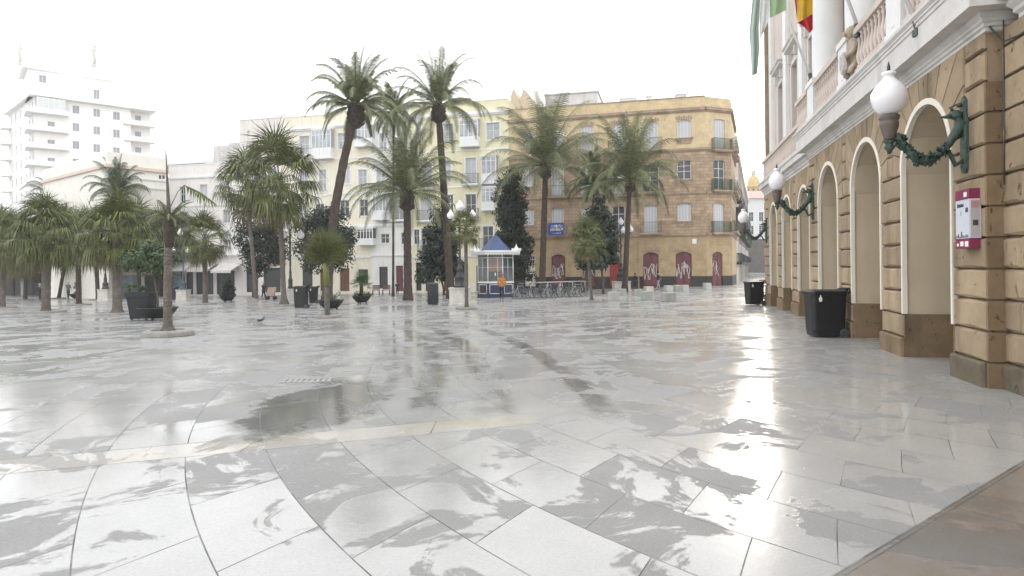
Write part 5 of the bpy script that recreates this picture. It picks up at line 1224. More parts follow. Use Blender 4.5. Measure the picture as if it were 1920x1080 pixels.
# planters
def bowl(base, w_px, h_px, label, seed):
    X, Y, Z = G(*base); r = w_px/2/F*Y; h = h_px/F*Y
    t = thing('bowl_planter', label, 'planter', (X, Y, Z), 0, 'black bowl planters on feet')
    mb = MB(); f = h*.14; mb.lathe([(r*.35, f), (r*.55, f+.02), (r*.85, f+(h-f)*.5), (r*.98, h-.05), (r*1.03, h-.04), (r*1.03, h), (r*.93, h), (r*.88, h-.07), (.02, h-.07)], n=24); mb.build('bowl', m_black, t)
    for k in range(3):
        a = k*2.09+.5; mb = MB(); mb.sphere((r*.5*math.cos(a), r*.5*math.sin(a), f*.8), f*.9, 8, 6, sc=(.8, .8, 1.0)); mb.build('foot', m_black, t)
    mb = MB(); mb.lathe([(r*.87, h-.075), (r*.6, h-.05), (.05, h-.03)], n=14); mb.build('soil', m_soil, t)
    return t, X, Y, Z, r, h
_, X, Y, Z, r, h = bowl((296, 600), 68, 24, 'large black bowl planter with a small tree, beside the tall black planter', 1)
t = broad_tree((296, 600), (234, 338, 455, 530), 'small round tree with a forked stem growing in the large black bowl', 90, 'round', .035, 40, 75, .07, M('olive_green_leaf', (0.05, 0.085, 0.03), 0.5, 0.3, rand=.5), 'planted shrubs and trees in bowls', Zb=h-.08)
_, X, Y, Z, r, h = bowl((620, 581), 47, 19, 'black bowl planter with bare forked stems behind the young palm stem', 2)
t = thing('forked_shrub', 'almost bare forked shrub in the bowl behind the young palm stem', 'shrub', (X, Y, Z+h-.07), 0, 'planted shrubs and trees in bowls'); mb = MB(); rnd = random.Random(3)
for k in range(7):
    a = k*.9; q = V(math.cos(a)*r*.8, math.sin(a)*r*.5, .25+rnd.random()*.25); mb.tube([V(0, 0, 0), q*.5+V(0, 0, .05), q, q+V(.03, 0, .15)], [.02, .015, .012, .005], 5)
mb.build('stems', m_bark, t)
mb = MB(); leaf_cloud(mb, [((rnd.uniform(-.4, .4), rnd.uniform(-.2, .2), rnd.uniform(.1, .4)), .1) for _ in range(7)], 12, .05, rnd); mb.build('leaves', m_leafg, t)
_, X, Y, Z, r, h = bowl((678, 569), 35, 15, 'small black bowl planter with a little palm in front of the cream house', 3)
t = thing('little_palm', 'little palm with low green leaves in the small bowl before the cream house', 'palm', (X, Y, Z+h-.07), 0, 'planted shrubs and trees in bowls')
mb = MB(); mb.tube([(0, 0, 0), (0, 0, .75)], [.13, .1], 8); mb.build('trunk', m_trunk, t)
mb = fan_crown(.8, 22, 7, eld=(-20, 85), droop=.5); o = mb.build('crown', [m_leafg, m_fand], t); o.location = (0, 0, .75)
mb = MB(); leaf_cloud(mb, [((rnd.uniform(-.5, .5), rnd.uniform(-.4, .4), .15), .22) for _ in range(7)], 30, .08, rnd); mb.build('undergrowth', m_leafg, t)
_, X, Y, Z, r, h = bowl((426, 566), 30, 14, 'small black bowl planter with a conical bush before the dark arcade', 4)
broad_tree((426, 566), (411, 441, 518, 556), 'conical bush in the small bowl before the dark arcade', 91, 'cone', .05, 26, 70, .09, None, 'planted shrubs and trees in bowls', Zb=h-.08, name='conical_bush')
_, X, Y, Z, r, h = bowl((143, 560), 22, 9, 'farthest small black bowl planter, right of the walker in the grey jacket', 5)
t = broad_tree((143, 560), (135, 153, 528, 552), 'thin shrub in the farthest bowl right of the grey jacket walker', 92, 'cone', .03, 10, 40, .09, None, 'planted shrubs and trees in bowls', Zb=h-.05, name='thin_shrub')
# ------------------------------------------------------------------ street furniture
def wheelie(base, wp, hp, label, rot, group='black wheeled bins', detail=True, dark=None):
    X, Y, Z = G(*base); h = hp/F*Y; w2 = wp/2/F*Y
    t = thing('wheeled_bin', label, 'bin', (X, Y, Z), rot, group); mat = dark or m_black; d2 = w2*.82
    def rr(w_, d, z, c=w2*.22):
        out = []
        for sx_, sy_, a0 in ((1, -1, -90), (1, 1, 0), (-1, 1, 90), (-1, -1, 180)):
            for q in range(5): a = R(a0+22.5*q); out.append((sx_*(w_-c)+c*math.cos(a), sy_*(d-c)+c*math.sin(a), z))
        return out
    mb = MB(); mb.rings([rr(w2*.82, d2*.8, .03), rr(w2*.84, d2*.82, .12*h), rr(w2*.86, d2*.85, .16*h), rr(w2*.94, d2*.95, .86*h), rr(w2*.97, d2*.98, .9*h), rr(w2*.97, d2*.98, .93*h)], 0, True, False); mb.build('body', mat, t)
    mb = MB(); mb.rings([rr(w2*1.0, d2*1.02, .932*h), rr(w2*1.0, d2*1.02, .96*h), rr(w2*.93, d2*.93, .985*h), rr(w2*.7, d2*.7, 1.0*h)], 0, True, False)
    mb.build('lid', mat, t)
    mb = MB(); x = w2*.99
    mb.tube([(x+.07, -d2*.6, .95*h), (x+.07, d2*.6, .95*h)], .018, 6)
    for k in range(4): y = -d2*.6+d2*1.2*k/3; mb.tube([(x-.12, y, .96*h), (x-.03, y, 1.0*h), (x+.05, y, 1.03*h), (x+.07, y, .96*h)], [.025, .025, .02, .016], 6)
    mb.build('handle', mat, t)
    for s in (-1, 1):
        mb = MB(); mb.rings([[(w2*.78+rr_*math.cos(a), s*d2*.84+yy, .1+rr_*math.sin(a)) for a in [2*math.pi*k/16 for k in range(16)]] for yy, rr_ in ((-.03, .085), (-.025, .1), (.025, .1), (.03, .085))]); mb.build('wheel', m_darkgrey, t)
    mb = MB(); xx = -w2*.9; z = .76*h      # small white crest on the front left
    y_ = -d2*.95; mb.prism([(-w2*.55, z), (-w2*.55+.05, z), (-w2*.55+.06, z+.06), (-w2*.55+.045, z+.1), (-w2*.55+.005, z+.1), (-w2*.55-.01, z+.06)], y_-.012, y_+.06, 0); mb.prism([(-w2*.55+.015, z+.105), (-w2*.55+.035, z+.105), (-w2*.55+.035, z+.14), (-w2*.55+.015, z+.14)], y_-.012, y_+.06, 0); mb.build('emblem', m_white, t)
    return t
wheelie((1547, 631), 67, 88, 'large black wheeled bin beside the stone piers of the arcade', -.12)
wheelie((1414, 572), 32, 45, 'smaller black wheeled bin at the street corner, farther along the arcade', .05)
wheelie((565, 578), 26, 42, 'black wheeled bin just right of the lamp post pedestal', .1); wheelie((588, 569), 17, 32, 'narrow black bin with a white mark behind the other black bin', .1)
wheelie((322, 563), 20, 24, 'low black bin beside the white lamp pedestal in front of the arcade', .1)
# tall black tapered planter with a bush
X, Y, Z = G(267, 600); h = 52/F*Y; r = 21/F*Y; t = thing('tall_planter', 'tall black tapered planter on castors left of the bowl tree', 'planter', (X, Y, Z), .1)
def sq(w_, z): return [(-w_, -w_, z), (w_, -w_, z), (w_, w_, z), (-w_, w_, z)]
mb = MB(); mb.rings([sq(r*.72, .07), sq(r*.92, h*.86), sq(r*1.0, h*.865), sq(r*1.02, h), sq(r*.9, h), sq(r*.88, h*.9)], 0, True, False); mb.build('pot', m_black, t)
for a in ((-1, -1), (1, -1), (1, 1), (-1, 1)):
    mb = MB(); mb.sphere((a[0]*r*.62, a[1]*r*.62, .045), .045, 8, 6); mb.build('castor', m_darkgrey, t)
broad_tree((262, 600), (236, 272, 528, 552), 'low leafy bush growing in the tall black planter', 93, 'round', .02, 10, 40, .05, m_leafg, 'planted shrubs and trees in bowls', Zb=h-.1, name='low_bush')
# grey cylindrical litter bin
X, Y, Z = G(812, 571); h = 41/F*Y; r = 10/F*Y; t = thing('litter_bin', 'dark grey cylindrical litter bin between the date palm and the kiosk', 'litter bin', (X, Y, Z))
mb = MB(); mb.lathe([(r*.9, 0), (r*.92, .06), (r, .08), (r, h*.9), (r*1.04, h*.91), (r*1.04, h*.96), (r*.9, h), (r*.3, h)], n=20); mb.build('body', m_darkgrey, t)
mb = MB()
for k in range(20): a = k*math.pi/10; mb.tube([(r*1.01*math.cos(a), r*1.01*math.sin(a), .1), (r*1.01*math.cos(a), r*1.01*math.sin(a), h*.88)], .012, 4)
mb.build('ribs', m_darkgrey, t)
# lamp posts
def lamp_post(ped, globes, label, shaft_top, col=None, ring_=True):
    # ped: px0, px1, py_top, py_base ; globes: list of (px,py,r_px)
    X, Y, Z = G((ped[0]+ped[1])/2, ped[3]); k = Y/F; t = thing('lamp_post', label, 'lamp post', (X, Y, Z), 0, 'cast iron globe lamp posts'); mat = col or m_iron
    w2 = (ped[1]-ped[0])/2*k; hp = (ped[3]-ped[2])*k; zb = hp; zt_ = at(0, shaft_top, Y).z-Z; zt_ = (EYE+ray((ped[0]+ped[1])/2, shaft_top)[1]*Y)-Z
    mb = MB(); mb.rings([sq(w2, -.1), sq(w2, .1), sq(w2*.93, .12), sq(w2*.93, hp-.12), sq(w2*.98, hp-.1), sq(w2*1.02, hp)], 0, True, False); mb.build('pedestal', m_pedestal, t)
    b = w2*.62; mb = MB(); H_ = zt_-zb
    mb.lathe([(b, zb+.001), (b, zb+.1), (b*.8, zb+.16), (b*.78, zb+.45), (b*.9, zb+.5), (b*.55, zb+.62), (b*.42, zb+.9), (b*.55, zb+.96), (b*.4, zb+1.02), (b*.3, zb+1.3), (b*.36, zb+1.36), (.06, zb+1.5), (.055, zt_-.9), (.09, zt_-.86), (.055, zt_-.8), (.05, zt_-.1), (.08, zt_)], n=12); mb.build('post', mat, t)
    for i, (px, py, rp) in enumerate(globes):
        q = at(px, py, Y)-V(X, Y, Z); r = rp*k; depth = 0
        if i >= 1:
            dirx = q.x; depth = .35*(1 if i % 2 else -1) if abs(dirx) < .2 else 0
            a = MB(); s = V(0, 0, zt_-.75); e = V(q.x, depth, q.z-r*1.25); a.tube([s, s.lerp(e, .4)+V(0, 0, -.12), s.lerp(e, .8)+V(0, 0, -.14), e], [.035, .03, .03, .025], 6); a.tube([s+V(0, 0, .35), s.lerp(e, .5)+V(0, 0, .1), s.lerp(e, .75)], [.02, .02, .012], 5); a.lathe([(.03, -.02), (.07, .05), (.08, .1)], e.x, e.y, e.z-.02, 8); a.build('arm', mat, t)
        g = MB(); g.lathe([(r*.4, -r), (r*.75, -r*.75), (r, -r*.2), (r*.98, r*.25), (r*.7, r*.75), (r*.35, r*1.1), (r*.22, r*1.45), (r*.05, r*1.6)], q.x, depth, q.z, 14); g.build('globe', m_globe, t)
    return t
lamp_post((1149, 1181, 527, 546), [(1164, 416, 5.5), (1145, 431, 5.5), (1168.5, 432, 5), (1182, 430, 5.5)], 'four globe lamp post on a white pedestal before the brown house', 422)
lamp_post((537, 553, 541, 572), [(541, 424, 6), (564, 441, 6.5), (532, 441, 6)], 'dark lamp post beside the large shaggy fan palm', 430, m_lampgreen if False else m_iron)
lamp_post((843, 883, 539, 572), [(862, 388, 8), (845, 404, 7), (886, 404, 7)], 'broad globed lamp post on a stained pedestal left of the kiosk', 396)
lamp_post((334, 354, 543, 564), [(338, 436, 5), (325, 470, 4), (352, 470, 4)], 'lamp post with a blue grey base in front of the arcade shops', 442, M('blue_grey_iron', (0.06, 0.085, 0.10), 0.5, .2))
lamp_post((188, 208, 542, 564), [(198, 450, 5), (188, 470, 4), (209, 470, 4)], 'lamp post with white pedestal hidden behind the left grove', 455)
# far mast between houses
p = G(313, 560)
# kiosk
X, Y, Z = G(930, 557); k = Y/F; KW = 33*k; KH = lambda py: (EYE+ray(930, py)[1]*Y)-Z
KI = thing('kiosk', 'small octagonal kiosk with blue pyramid roof and white glazed sides', 'kiosk', (X, Y, Z))
m_navy = M('navy_blue_panel', (0.03, 0.036, 0.075), 0.5, .1); m_roofb = M('blue_zinc_roof', (0.05, 0.085, 0.19), 0.45, .12, 3); m_kg = M('kiosk_glass', (0.10, 0.11, 0.11), 0.1, .4, 1.5); m_pan = M('brown_notice_panel', (0.25, 0.19, 0.15), .6, .15)
rO = KW/math.cos(math.pi/8)
def octo(r, z, ph=math.pi/8): return [(r*math.cos(ph+a*math.pi/4), r*math.sin(ph+a*math.pi/4), z) for a in range(8)]
z_s, z_w, z_e, z_r = KH(529), KH(484), KH(474), KH(441)
mb = MB(); mb.rings([octo(rO*1.03, 0), octo(rO*1.03, .12), octo(rO, .13), octo(rO, z_s-.05)], 0, True, False); mb.build('base', m_navy, KI)
mb = MB(); mb.rings([octo(rO*1.03, z_s-.049), octo(rO*1.03, z_s+.03)], 0, True, False); mb.build('sill', m_white, KI)
mb = MB(); mb.rings([octo(rO*.96, z_s+.031), octo(rO*.96, z_e-.01)], 0, True, False); mb.build('glazing', m_kg, KI)
fw = MB(); pn = MB(); pb = MB()
for a in range(8):
    p, q = Vector(octo(rO*.985, 0)[a]), Vector(octo(rO*.985, 0)[(a+1) % 8]); m = (p+q)/2; n_ = V(m.x, m.y, 0).normalized(); d = (q-p).normalized(); L = (q-p).length
    fw.tube([p+V(0, 0, z_s+.03), p+V(0, 0, z_e)], .045, 6)
    for z in (z_w+.02, z_s+.06, z_e-.05): fw.tube([p+V(0, 0, z), q+V(0, 0, z)], .03, 4)
    for u in (.5,) if a != 5 else (.66,): fw.tube([p.lerp(q, u)+V(0, 0, z_s+.05), p.lerp(q, u)+V(0, 0, z_w)], .022, 4)
    fw.tube([p+V(0, 0, z_s+(z_w-z_s)*.62), q+V(0, 0, z_s+(z_w-z_s)*.62)], .012, 4)
    c = m*1.012; t0, t1 = c-d*L*.38, c+d*L*.38; z0, z1 = .3, z_s-.15
    for (a1, b1) in (((t0, z0), (t1, z0)), ((t1, z0), (t1, z1)), ((t1, z1), (t0, z1)), ((t0, z1), (t0, z0))): pn.tube([a1[0]+V(0, 0, a1[1]), b1[0]+V(0, 0, b1[1])], .028, 4)
    if a == 4: pb.poly([t0+n_*.004+V(0, 0, z0), t1+n_*.004+V(0, 0, z0), t1+n_*.004+V(0, 0, z1), t0+n_*.004+V(0, 0, z1)])
fw.build('window_frame', m_wframe, KI); pn.build('panel_frame', m_wframe, KI); pb.build('notice', m_pan, KI)
mb = MB(); c = V(0, -KW*.975, 0); w_ = KW*.36; mb.box(-w_, w_, -KW*.985, -KW*.972, z_s+(z_w-z_s)*.45, z_w-.02); mb.build('counter_blind', m_pan, KI)
mb = MB(); mb.box(-w_*.1, w_*.08, -KW*.99, -KW*.9851, z_s+(z_w-z_s)*.27, z_s+(z_w-z_s)*.4); mb.build('notice', m_white, KI)
rE = 50*k
mb = MB(); mb.rings([octo(rE*.97, z_e), octo(rE, z_e+.02), octo(rE, z_e+.09), octo(rE*.9, z_e+.13)], 0, True, False); mb.build('eave', m_white, KI)
mb = MB()
for a in range(8):
    p, q = Vector(octo(rE*.985, z_e)[a]), Vector(octo(rE*.985, z_e)[(a+1) % 8]); n = 13
    for j in range(n):
        u0, u1 = (j+.12)/n, (j+.88)/n; A, B = p.lerp(q, u0), p.lerp(q, u1); mb.poly([A, B, B+V(0, 0, -.12), (A+B)/2+V(0, 0, -.2), A+V(0, 0, -.12)])
mb.build('valance', m_white, KI)
mb = MB(); rR = 30*k; mb.rings([octo(rR*1.05, z_e+.12), octo(rR*.97, z_e+.2), octo(rR*.56, z_e+(z_r-z_e)*.55), octo(rR*.22, z_r-.12), octo(.04, z_r)], 0, True, False); mb.build('roof', m_roofb, KI)
mb = MB(); mb.lathe([(.06, z_r-.03), (.09, z_r+.05), (.03, z_r+.1), (.01, z_r+.3)], n=8); mb.build('finial', m_roofb, KI)
for a in (0, 3, 4, 7):
    p = Vector(octo(rE*.84, z_e+.1)[a]); mb = MB()
    for s_, hh in ((1, .2), (.62, .34), (.35, .46), (.14, .6)): mb.sphere((p.x, p.y, p.z+hh*.35), .26*s_, 8, 6, sc=(1.1, 1.1, hh/.26/s_*.55))
    for s_ in (-1, 1): mb.sphere((p.x+s_*.26, p.y, p.z+.1), .1, 6, 5)
    mb.build('acroterion', m_white, KI)
# stone cubes used as seats
def cube_seat(x0, x1, y0, y1, label, m=None, rot=.2):
    X, Y, Z = G((x0+x1)/2, y1); k = Y/F; w_ = (x1-x0)/2*k*.86; h = (y1-y0)*k*.88; mb = MB(); c = .03
    def r8(a, z): return [(-a+c, -a, z), (a-c, -a, z), (a, -a+c, z), (a, a-c, z), (a-c, a, z), (-a+c, a, z), (-a, a-c, z), (-a, -a+c, z)]
    mb.rings([r8(w_*.97, 0), r8(w_, .03), r8(w_, h-.03), r8(w_*.97, h)], 0, True, False)
    o = mb.build('stone_block', m or m_conc, loc=(X, Y+w_, Z), rz=rot); tag(o, label, 'stone block', 'concrete seat blocks in front of the brown house')
m_cpale = M('pale_block_concrete', (0.45, 0.45, 0.42), .85, .12, 4, .3, 25); m_cgreen = M('greenish_block_concrete', (0.34, 0.37, 0.32), .85, .15, 4, .3, 25)
for a in ((1142, 1162, 545, 564, 'pale concrete block nearest left, before the lamp pedestal', m_cpale), (1159, 1175, 540, 554, 'grey concrete block just behind the nearest left one', None), (1191, 1204, 541, 556, 'small pale concrete block in the middle of the group', m_cgreen),
          (1204, 1225, 544, 563, 'greenish concrete block in the front middle of the group', m_cgreen), (1242, 1269, 547, 566, 'largest and darkest concrete block, front right of the group', None), (1247, 1263, 534, 547, 'pale concrete block behind the largest dark one', m_cpale),
          (1265, 1279, 533, 546, 'concrete block in front of the third maroon door', m_cpale), (1279, 1292, 533, 546, 'concrete block touching the right side of another before the maroon door', m_cpale), (1321, 1335, 529, 543, 'lone pale concrete block beside the corner door', m_cpale), (1209, 1226, 536, 548, 'flat yellowish concrete block behind the greenish one', m_pedestal)):
    cube_seat(*a)
# bicycles and rack
m_rub = M('black_rubber', (0.02, 0.02, 0.02), .8, .1); m_chr = M('bright_metal', (0.45, 0.46, 0.47), .3, .1, metal=.7)
def bike(label, col, loc, rz, lean=0.05):
    t = thing('bicycle', label, 'bicycle', loc, rz, 'bicycles parked in the rack')
    R0 = .33
    for x in (-.52, .52):
        mb = MB(); rs = []
        for a in [2*math.pi*i/24 for i in range(24)]:
            c, s = math.cos(a), math.sin(a); rs.append([(x+(R0+.02*math.cos(b))*c, .02*math.sin(b), R0+(R0+.02*math.cos(b))*s) for b in [2*math.pi*j/6 for j in range(6)]])
        mb.rings(rs, 0, False, True, True); w_ = mb.build('wheel', m_rub, t)
        mb = MB()
        for i in range(12): a = i*math.pi/6; mb.tube([(x, .015*(-1)**i, R0), (x+(R0-.02)*math.cos(a), 0, R0+(R0-.02)*math.sin(a))], .004, 3)
        rs = []
        for a in [2*math.pi*i/24 for i in range(24)]:
            c, s = math.cos(a), math.sin(a); rs.append([(x+(R0-.025+.01*math.cos(b))*c, .014*math.sin(b), R0+(R0-.025+.01*math.cos(b))*s) for b in [2*math.pi*j/4 for j in range(4)]])
        mb.rings(rs, 0, False, True, True); mb.build('rim', m_chr, w_)
    mb = MB(); bb = (-.08, 0, .3); seat = (-.22, 0, .78); head = (.34, 0, .8)
    for p, q in ((bb, seat), (seat, head), (bb, (.38, 0, .68)), (bb, (-.52, 0, R0)), ((-.2, 0, .72), (-.52, 0, R0)), (head, (.38, 0, .66)), ((.38, 0, .66), (.52, 0, R0)), (head, (.31, 0, .95)), (seat, (-.25, 0, .9))): mb.tube([p, q], .017, 6)
    mb.tube([(-.08, -.08, .3), (-.08, .08, .3)], .03, 6); mb.tube([(-.08, .09, .3), (.05, .09, .2)], .012, 5); mb.tube([(-.08, -.09, .3), (-.2, -.09, .42)], .012, 5)
    mb.build('frame', col, t)
    mb = MB(); mb.rings([[(-.25+x_+0*a, w_*math.cos(a), .93+.025*math.sin(a)) for a in [2*math.pi*i/8 for i in range(8)]] for x_, w_ in ((-.12, .04), (-.08, .08), (0, .07), (.1, .03), (.15, .02))]); mb.build('saddle', m_rub, t)
    mb = MB(); mb.tube([(.2, -.28, .98), (.3, -.2, .97), (.33, 0, .95), (.3, .2, .97), (.2, .28, .98)], .013, 6); mb.build('handlebar', m_chr, t)
    t.rotation_euler.x = lean
    return t
cols = [M('bike_'+n, c, .35, .05) for n, c in (('silver', (.45, .46, .48)), ('dark_blue', (.03, .05, .12)), ('white', (.6, .6, .6)), ('black', (.02, .02, .02)), ('grey_green', (.15, .2, .17)))]
labs = ['silver bicycle at the left end of the rack, next to the kiosk', 'dark blue bicycle second from the left end of the rack', 'white bicycle third from the left end of the rack', 'black bicycle fourth from the left end of the rack', 'grey green bicycle fifth from the left end of the rack, under the palm', 'silver bicycle sixth from the left of the rack, beside the broad palm trunk',
        'dark blue bicycle in the middle right of the rack', 'white bicycle before the graffiti door, middle right of the rack', 'black bicycle fourth from the right end of the rack', 'grey green bicycle third from the right end of the rack', 'silver bicycle second from the right end of the rack', 'dark bicycle at the right end of the rack, by the young palm']
xs_ = [974, 986, 998, 1008, 1018, 1028, 1040, 1050, 1062, 1072, 1083, 1094]; protos = {}
for i, px in enumerate(xs_):
    X, Y, Z = G(px, 560-i*.35); ci = [0, 1, 2, 3, 4][i % 5] if i < 11 else 3; rz = R([50, 38, 60, 44, 35, 55, 46, 62, 40, 52, 36, 48][i])
    if ci not in protos: protos[ci] = bike(labs[i], cols[ci], (X, Y+.35, Z), rz, .04)
    else: b = clone(protos[ci], (X, Y+.35, Z), rz, labs[i]); b.rotation_euler.x = [-.05, .08, .03][i % 3]
X0, Y0, Z0 = G(1005, 556); X1, Y1, Z1 = G(1100, 553); t = thing('bike_rack', 'long pale metal rack rail standing over the bicycles', 'bike rack', (X0, Y0+1, Z0))
dv = V(X1-X0, Y1-Y0, Z1-Z0); mb = MB(); mb.tube([V(0, 0, .95), dv+V(0, 0, .95)], .03, 8); mb.build('rail', m_cpale, t)
for k_ in range(5): mb = MB(); q = dv*(k_/4); mb.tube([q, q+V(0, 0, .94)], .03, 8); mb.build('post', m_cpale, t)
X, Y, Z = G(1432, 570); b = clone(protos[4], (X+.1, Y, Z), R(100), 'bicycle leaning behind the bin at the street corner'); b['group'] = ''; del b['group']
# benches
def bench(px, py, wp, label):
    X, Y, Z = G(px, py); w_ = wp/2/F*Y; t = thing('bench', label, 'bench', (X, Y, Z), .1, 'wooden benches before the houses')
    mb = MB(); 
    for j in range(4): mb.box(-w_, w_, -.2+.11*j, -.11+.11*j, .42, .45)
    mb.build('seat', m_wood, t); mb = MB()
    for j in range(4): mb.box(-w_, w_, .25+.02*j, .27+.02*j, .5+.11*j, .59+.11*j)
    mb.build('backrest', m_wood, t)
    for s in (-1, 1): mb = MB(); mb.box(s*w_*.85-.03, s*w_*.85+.03, -.2, .3, 0, .42); mb.build('leg', m_iron, t)
bench(724, 553, 15, 'brown wooden bench in front of the pale yellow house'); bench(705, 553, 14, 'wooden bench left of the other, under the small open tree')
# ------------------------------------------------------------------ haze
mb = MB(); mb.box(-170, 120, -25, 262, -6.5, 46)
hz = bpy.data.materials.new('haze'); hz.use_nodes = True; nt = hz.node_tree
for n in list(nt.nodes):
    if n.type != 'OUTPUT_MATERIAL': nt.nodes.remove(n)
pv = nt.nodes.new('ShaderNodeVolumePrincipled'); pv.inputs['Density'].default_value = 0.0007; pv.inputs['Color'].default_value = (0.97, 0.97, 0.97, 1); pv.inputs['Anisotropy'].default_value = 0.2
nt.links.new(pv.outputs[0], nt.nodes['Material Output'].inputs['Volume'])
tag(mb.build('haze', hz), 'thin bright winter haze over the square', kind='stuff')
# ------------------------------------------------------------------ people and a pigeon
m_skin = M('skin', (0.42, 0.26, 0.19), .6, .05); m_hair = M('dark_hair', (0.03, 0.022, 0.018), .8, .2); m_shoe = M('dark_shoe', (0.02, 0.02, 0.02), .6, .1)
def skinned(name, nodes, edges, mat, par, sub=1, root=0):
    me = bpy.data.meshes.new(name); me.from_pydata([n[:3] for n in nodes], edges, []); me.materials.append(mat)
    o = bpy.data.objects.new(name, me); scn.collection.objects.link(o); o.parent = par
    md = o.modifiers.new('Skin', 'SKIN'); sv_ = me.skin_vertices
    if not sv_: 
        bpy.context.view_layer.objects.active = o; bpy.ops.mesh.customdata_skin_add(); sv_ = me.skin_vertices
    for i, n in enumerate(nodes):
        r = n[3]; sv_[0].data[i].radius = (r, n[4] if len(n) > 4 else r); sv_[0].data[i].use_root = (i == root)
    md.use_smooth_shade = True
    s = o.modifiers.new('Subdivision', 'SUBSURF'); s.levels = sub; s.render_levels = sub
    return o
def person(px, py, h_px, label, rot, coat, legs, stride=.12, arms='down', seated=False, hood=None, bag=None, hairc=None, coatlen=.0):
    X, Y, Z = G(px, py); H = h_px/F*Y; k = H/1.75
    t = thing('person', label, 'person', (X, Y, Z), rot); t.scale = (k, k, k)
    s = stride
    A = {'down': ((.24, 0, 1.15), (.25, -.03, .9)), 'front': ((.25, -.02, 1.17), (.13, -.22, 1.08)), 'push': ((.22, -.12, 1.15), (.16, -.38, 1.08)), 'pocket': ((.27, .03, 1.16), (.2, -.06, .95))}[arms]
    nd = [(0, .0, .95, .12, .1), (0, 0, 1.15, .12, .09), (0, 0, 1.38, .15, .1), (0, -.01, 1.48, .06), (0, -.015, 1.56, .055), (0, -.02, 1.64, .085, .1), (0, -.01, 1.72, .05)]
    ed = [(0, 1), (1, 2), (2, 3), (3, 4), (4, 5), (5, 6)]; hands = []
    for sd_ in (-1, 1):
        b = len(nd); e_, w_ = A; nd += [(sd_*.17, 0, 1.4, .055), (sd_*e_[0], e_[1], e_[2], .04), (sd_*w_[0], w_[1], w_[2], .028), (sd_*w_[0], w_[1]-.02, w_[2]-.08, .03, .015)]
        ed += [(2, b), (b, b+1), (b+1, b+2), (b+2, b+3)]
        for f in range(5):
            c = len(nd); fx = (f-1.8)*.016; nd += [(sd_*w_[0]+fx*.3, w_[1]-.02+fx, w_[2]-.12-(0 if f else -.03), .009), (sd_*w_[0]+fx*.3-.01*sd_, w_[1]-.035+fx, w_[2]-.155+.008*abs(f-2)+(0.04 if f == 0 else 0), .007)]; ed += [(b+3, c), (c, c+1)]
        l = len(nd); nd += [(sd_*.09, 0, .88, .085), (sd_*.1, -s*sd_*.4-.02, .5, .055), (sd_*.1, -s*sd_, .1, .038), (sd_*.1, -s*sd_-.12, .03, .03)]; ed += [(0, l), (l, l+1), (l+1, l+2), (l+2, l+3)]
    skinned('body', nd, ed, m_skin, t)
    cz = .80-coatlen
    cn = [(0, 0, 1.0, .17, .13), (0, 0, cz, .18, .14), (0, 0, 1.2, .17, .13), (0, .0, 1.4, .175, .12), (0, .0, 1.47, .09)]; ce = [(0, 1), (0, 2), (2, 3), (3, 4)]
    for sd_ in (-1, 1):
        b = len(cn); e_, w_ = A; cn += [(sd_*.19, 0, 1.4, .075), (sd_*e_[0], e_[1], e_[2], .06), (sd_*w_[0], w_[1], w_[2]+.01, .048)]; ce += [(3, b), (b, b+1), (b+1, b+2)]
    skinned('coat', cn, ce, coat, t)
    ln_ = [(0, 0, .92, .14, .11)]; le = []
    for sd_ in (-1, 1):
        b = len(ln_); ln_ += [(sd_*.09, 0, .82, .095), (sd_*.1, -s*sd_*.4-.02, .5, .07), (sd_*.1, -s*sd_, .1, .052)]; le += [(0, b), (b, b+1), (b+1, b+2)]
    skinned('trousers', ln_, le, legs, t)
    for sd_ in (-1, 1):
        mb = MB(); mb.sphere((sd_*.1, -s*sd_-.06, .045), .06, 10, 6, sc=(.8, 2.1, .75)); mb.build('shoe', m_shoe, t)
    mb = MB(); mb.sphere((0, .01, 1.67), .112, 14, 8, sc=(.92, 1.05, 1.0)); mb.build('hair', hairc or m_hair, t)
    mb = MB(); mb.sphere((0, -.115, 1.61), .018, 6, 5, sc=(.7, 1.3, 1.2)); mb.box(-.03, .03, -.113, -.105, 1.565, 1.572)
    for sd_ in (-1, 1): mb.sphere((sd_*.035, -.103, 1.645), .011, 6, 4); mb.sphere((sd_*.095, -.01, 1.63), .02, 6, 4, sc=(.4, .8, 1.3))
    mb.build('face', m_skin, t)
    if hood: skinned('hood', [(0, .05, 1.46, .1, .07), (0, .09, 1.5, .075, .05), (0, .06, 1.56, .08, .05)], [(0, 1), (1, 2)], hood, t)
    if bag:
        mb = MB(); mb.rings([[(bag[0]+x*.14, bag[1]+y*.07, z) for x, y in ((-1, -1), (1, -1), (1, 1), (-1, 1))] for z in (.62, .64, .9, .92)], 0, True, False); o = mb.build('bag', bag[2], t)
    return t
m_or = M('orange_jacket', (0.50, 0.20, 0.035), .8, .15, 6); m_dk = M('black_coat', (0.022, 0.022, 0.028), .85, .1); m_gr = M('grey_jacket', (0.13, 0.13, 0.115), .85, .1); m_tr = M('dark_trousers', (0.03, 0.03, 0.04), .85, .1); m_lt = M('light_trousers', (0.35, 0.35, 0.36), .85, .1); m_cap = M('orange_red_hood', (0.38, 0.10, 0.05), .8, .1)
person(941, 560, 47, 'person in an orange jacket and dark trousers standing in front of the kiosk', R(185), m_or, m_tr, .1, 'pocket', hood=m_cap, hairc=m_cap)
person(75, 565, 33, 'person in a long dark coat walking away behind the straight grey palm trunk', R(190), m_dk, m_tr, .2, 'down', coatlen=.12, hairc=M('grey_hair', (.4, .38, .36), .8, .1))
person(128, 561, 33, 'person in a grey jacket and dark trousers in the left grove', R(170), m_gr, m_tr, .08, 'front', hairc=M('white_hair', (.55, .53, .5), .8, .1))
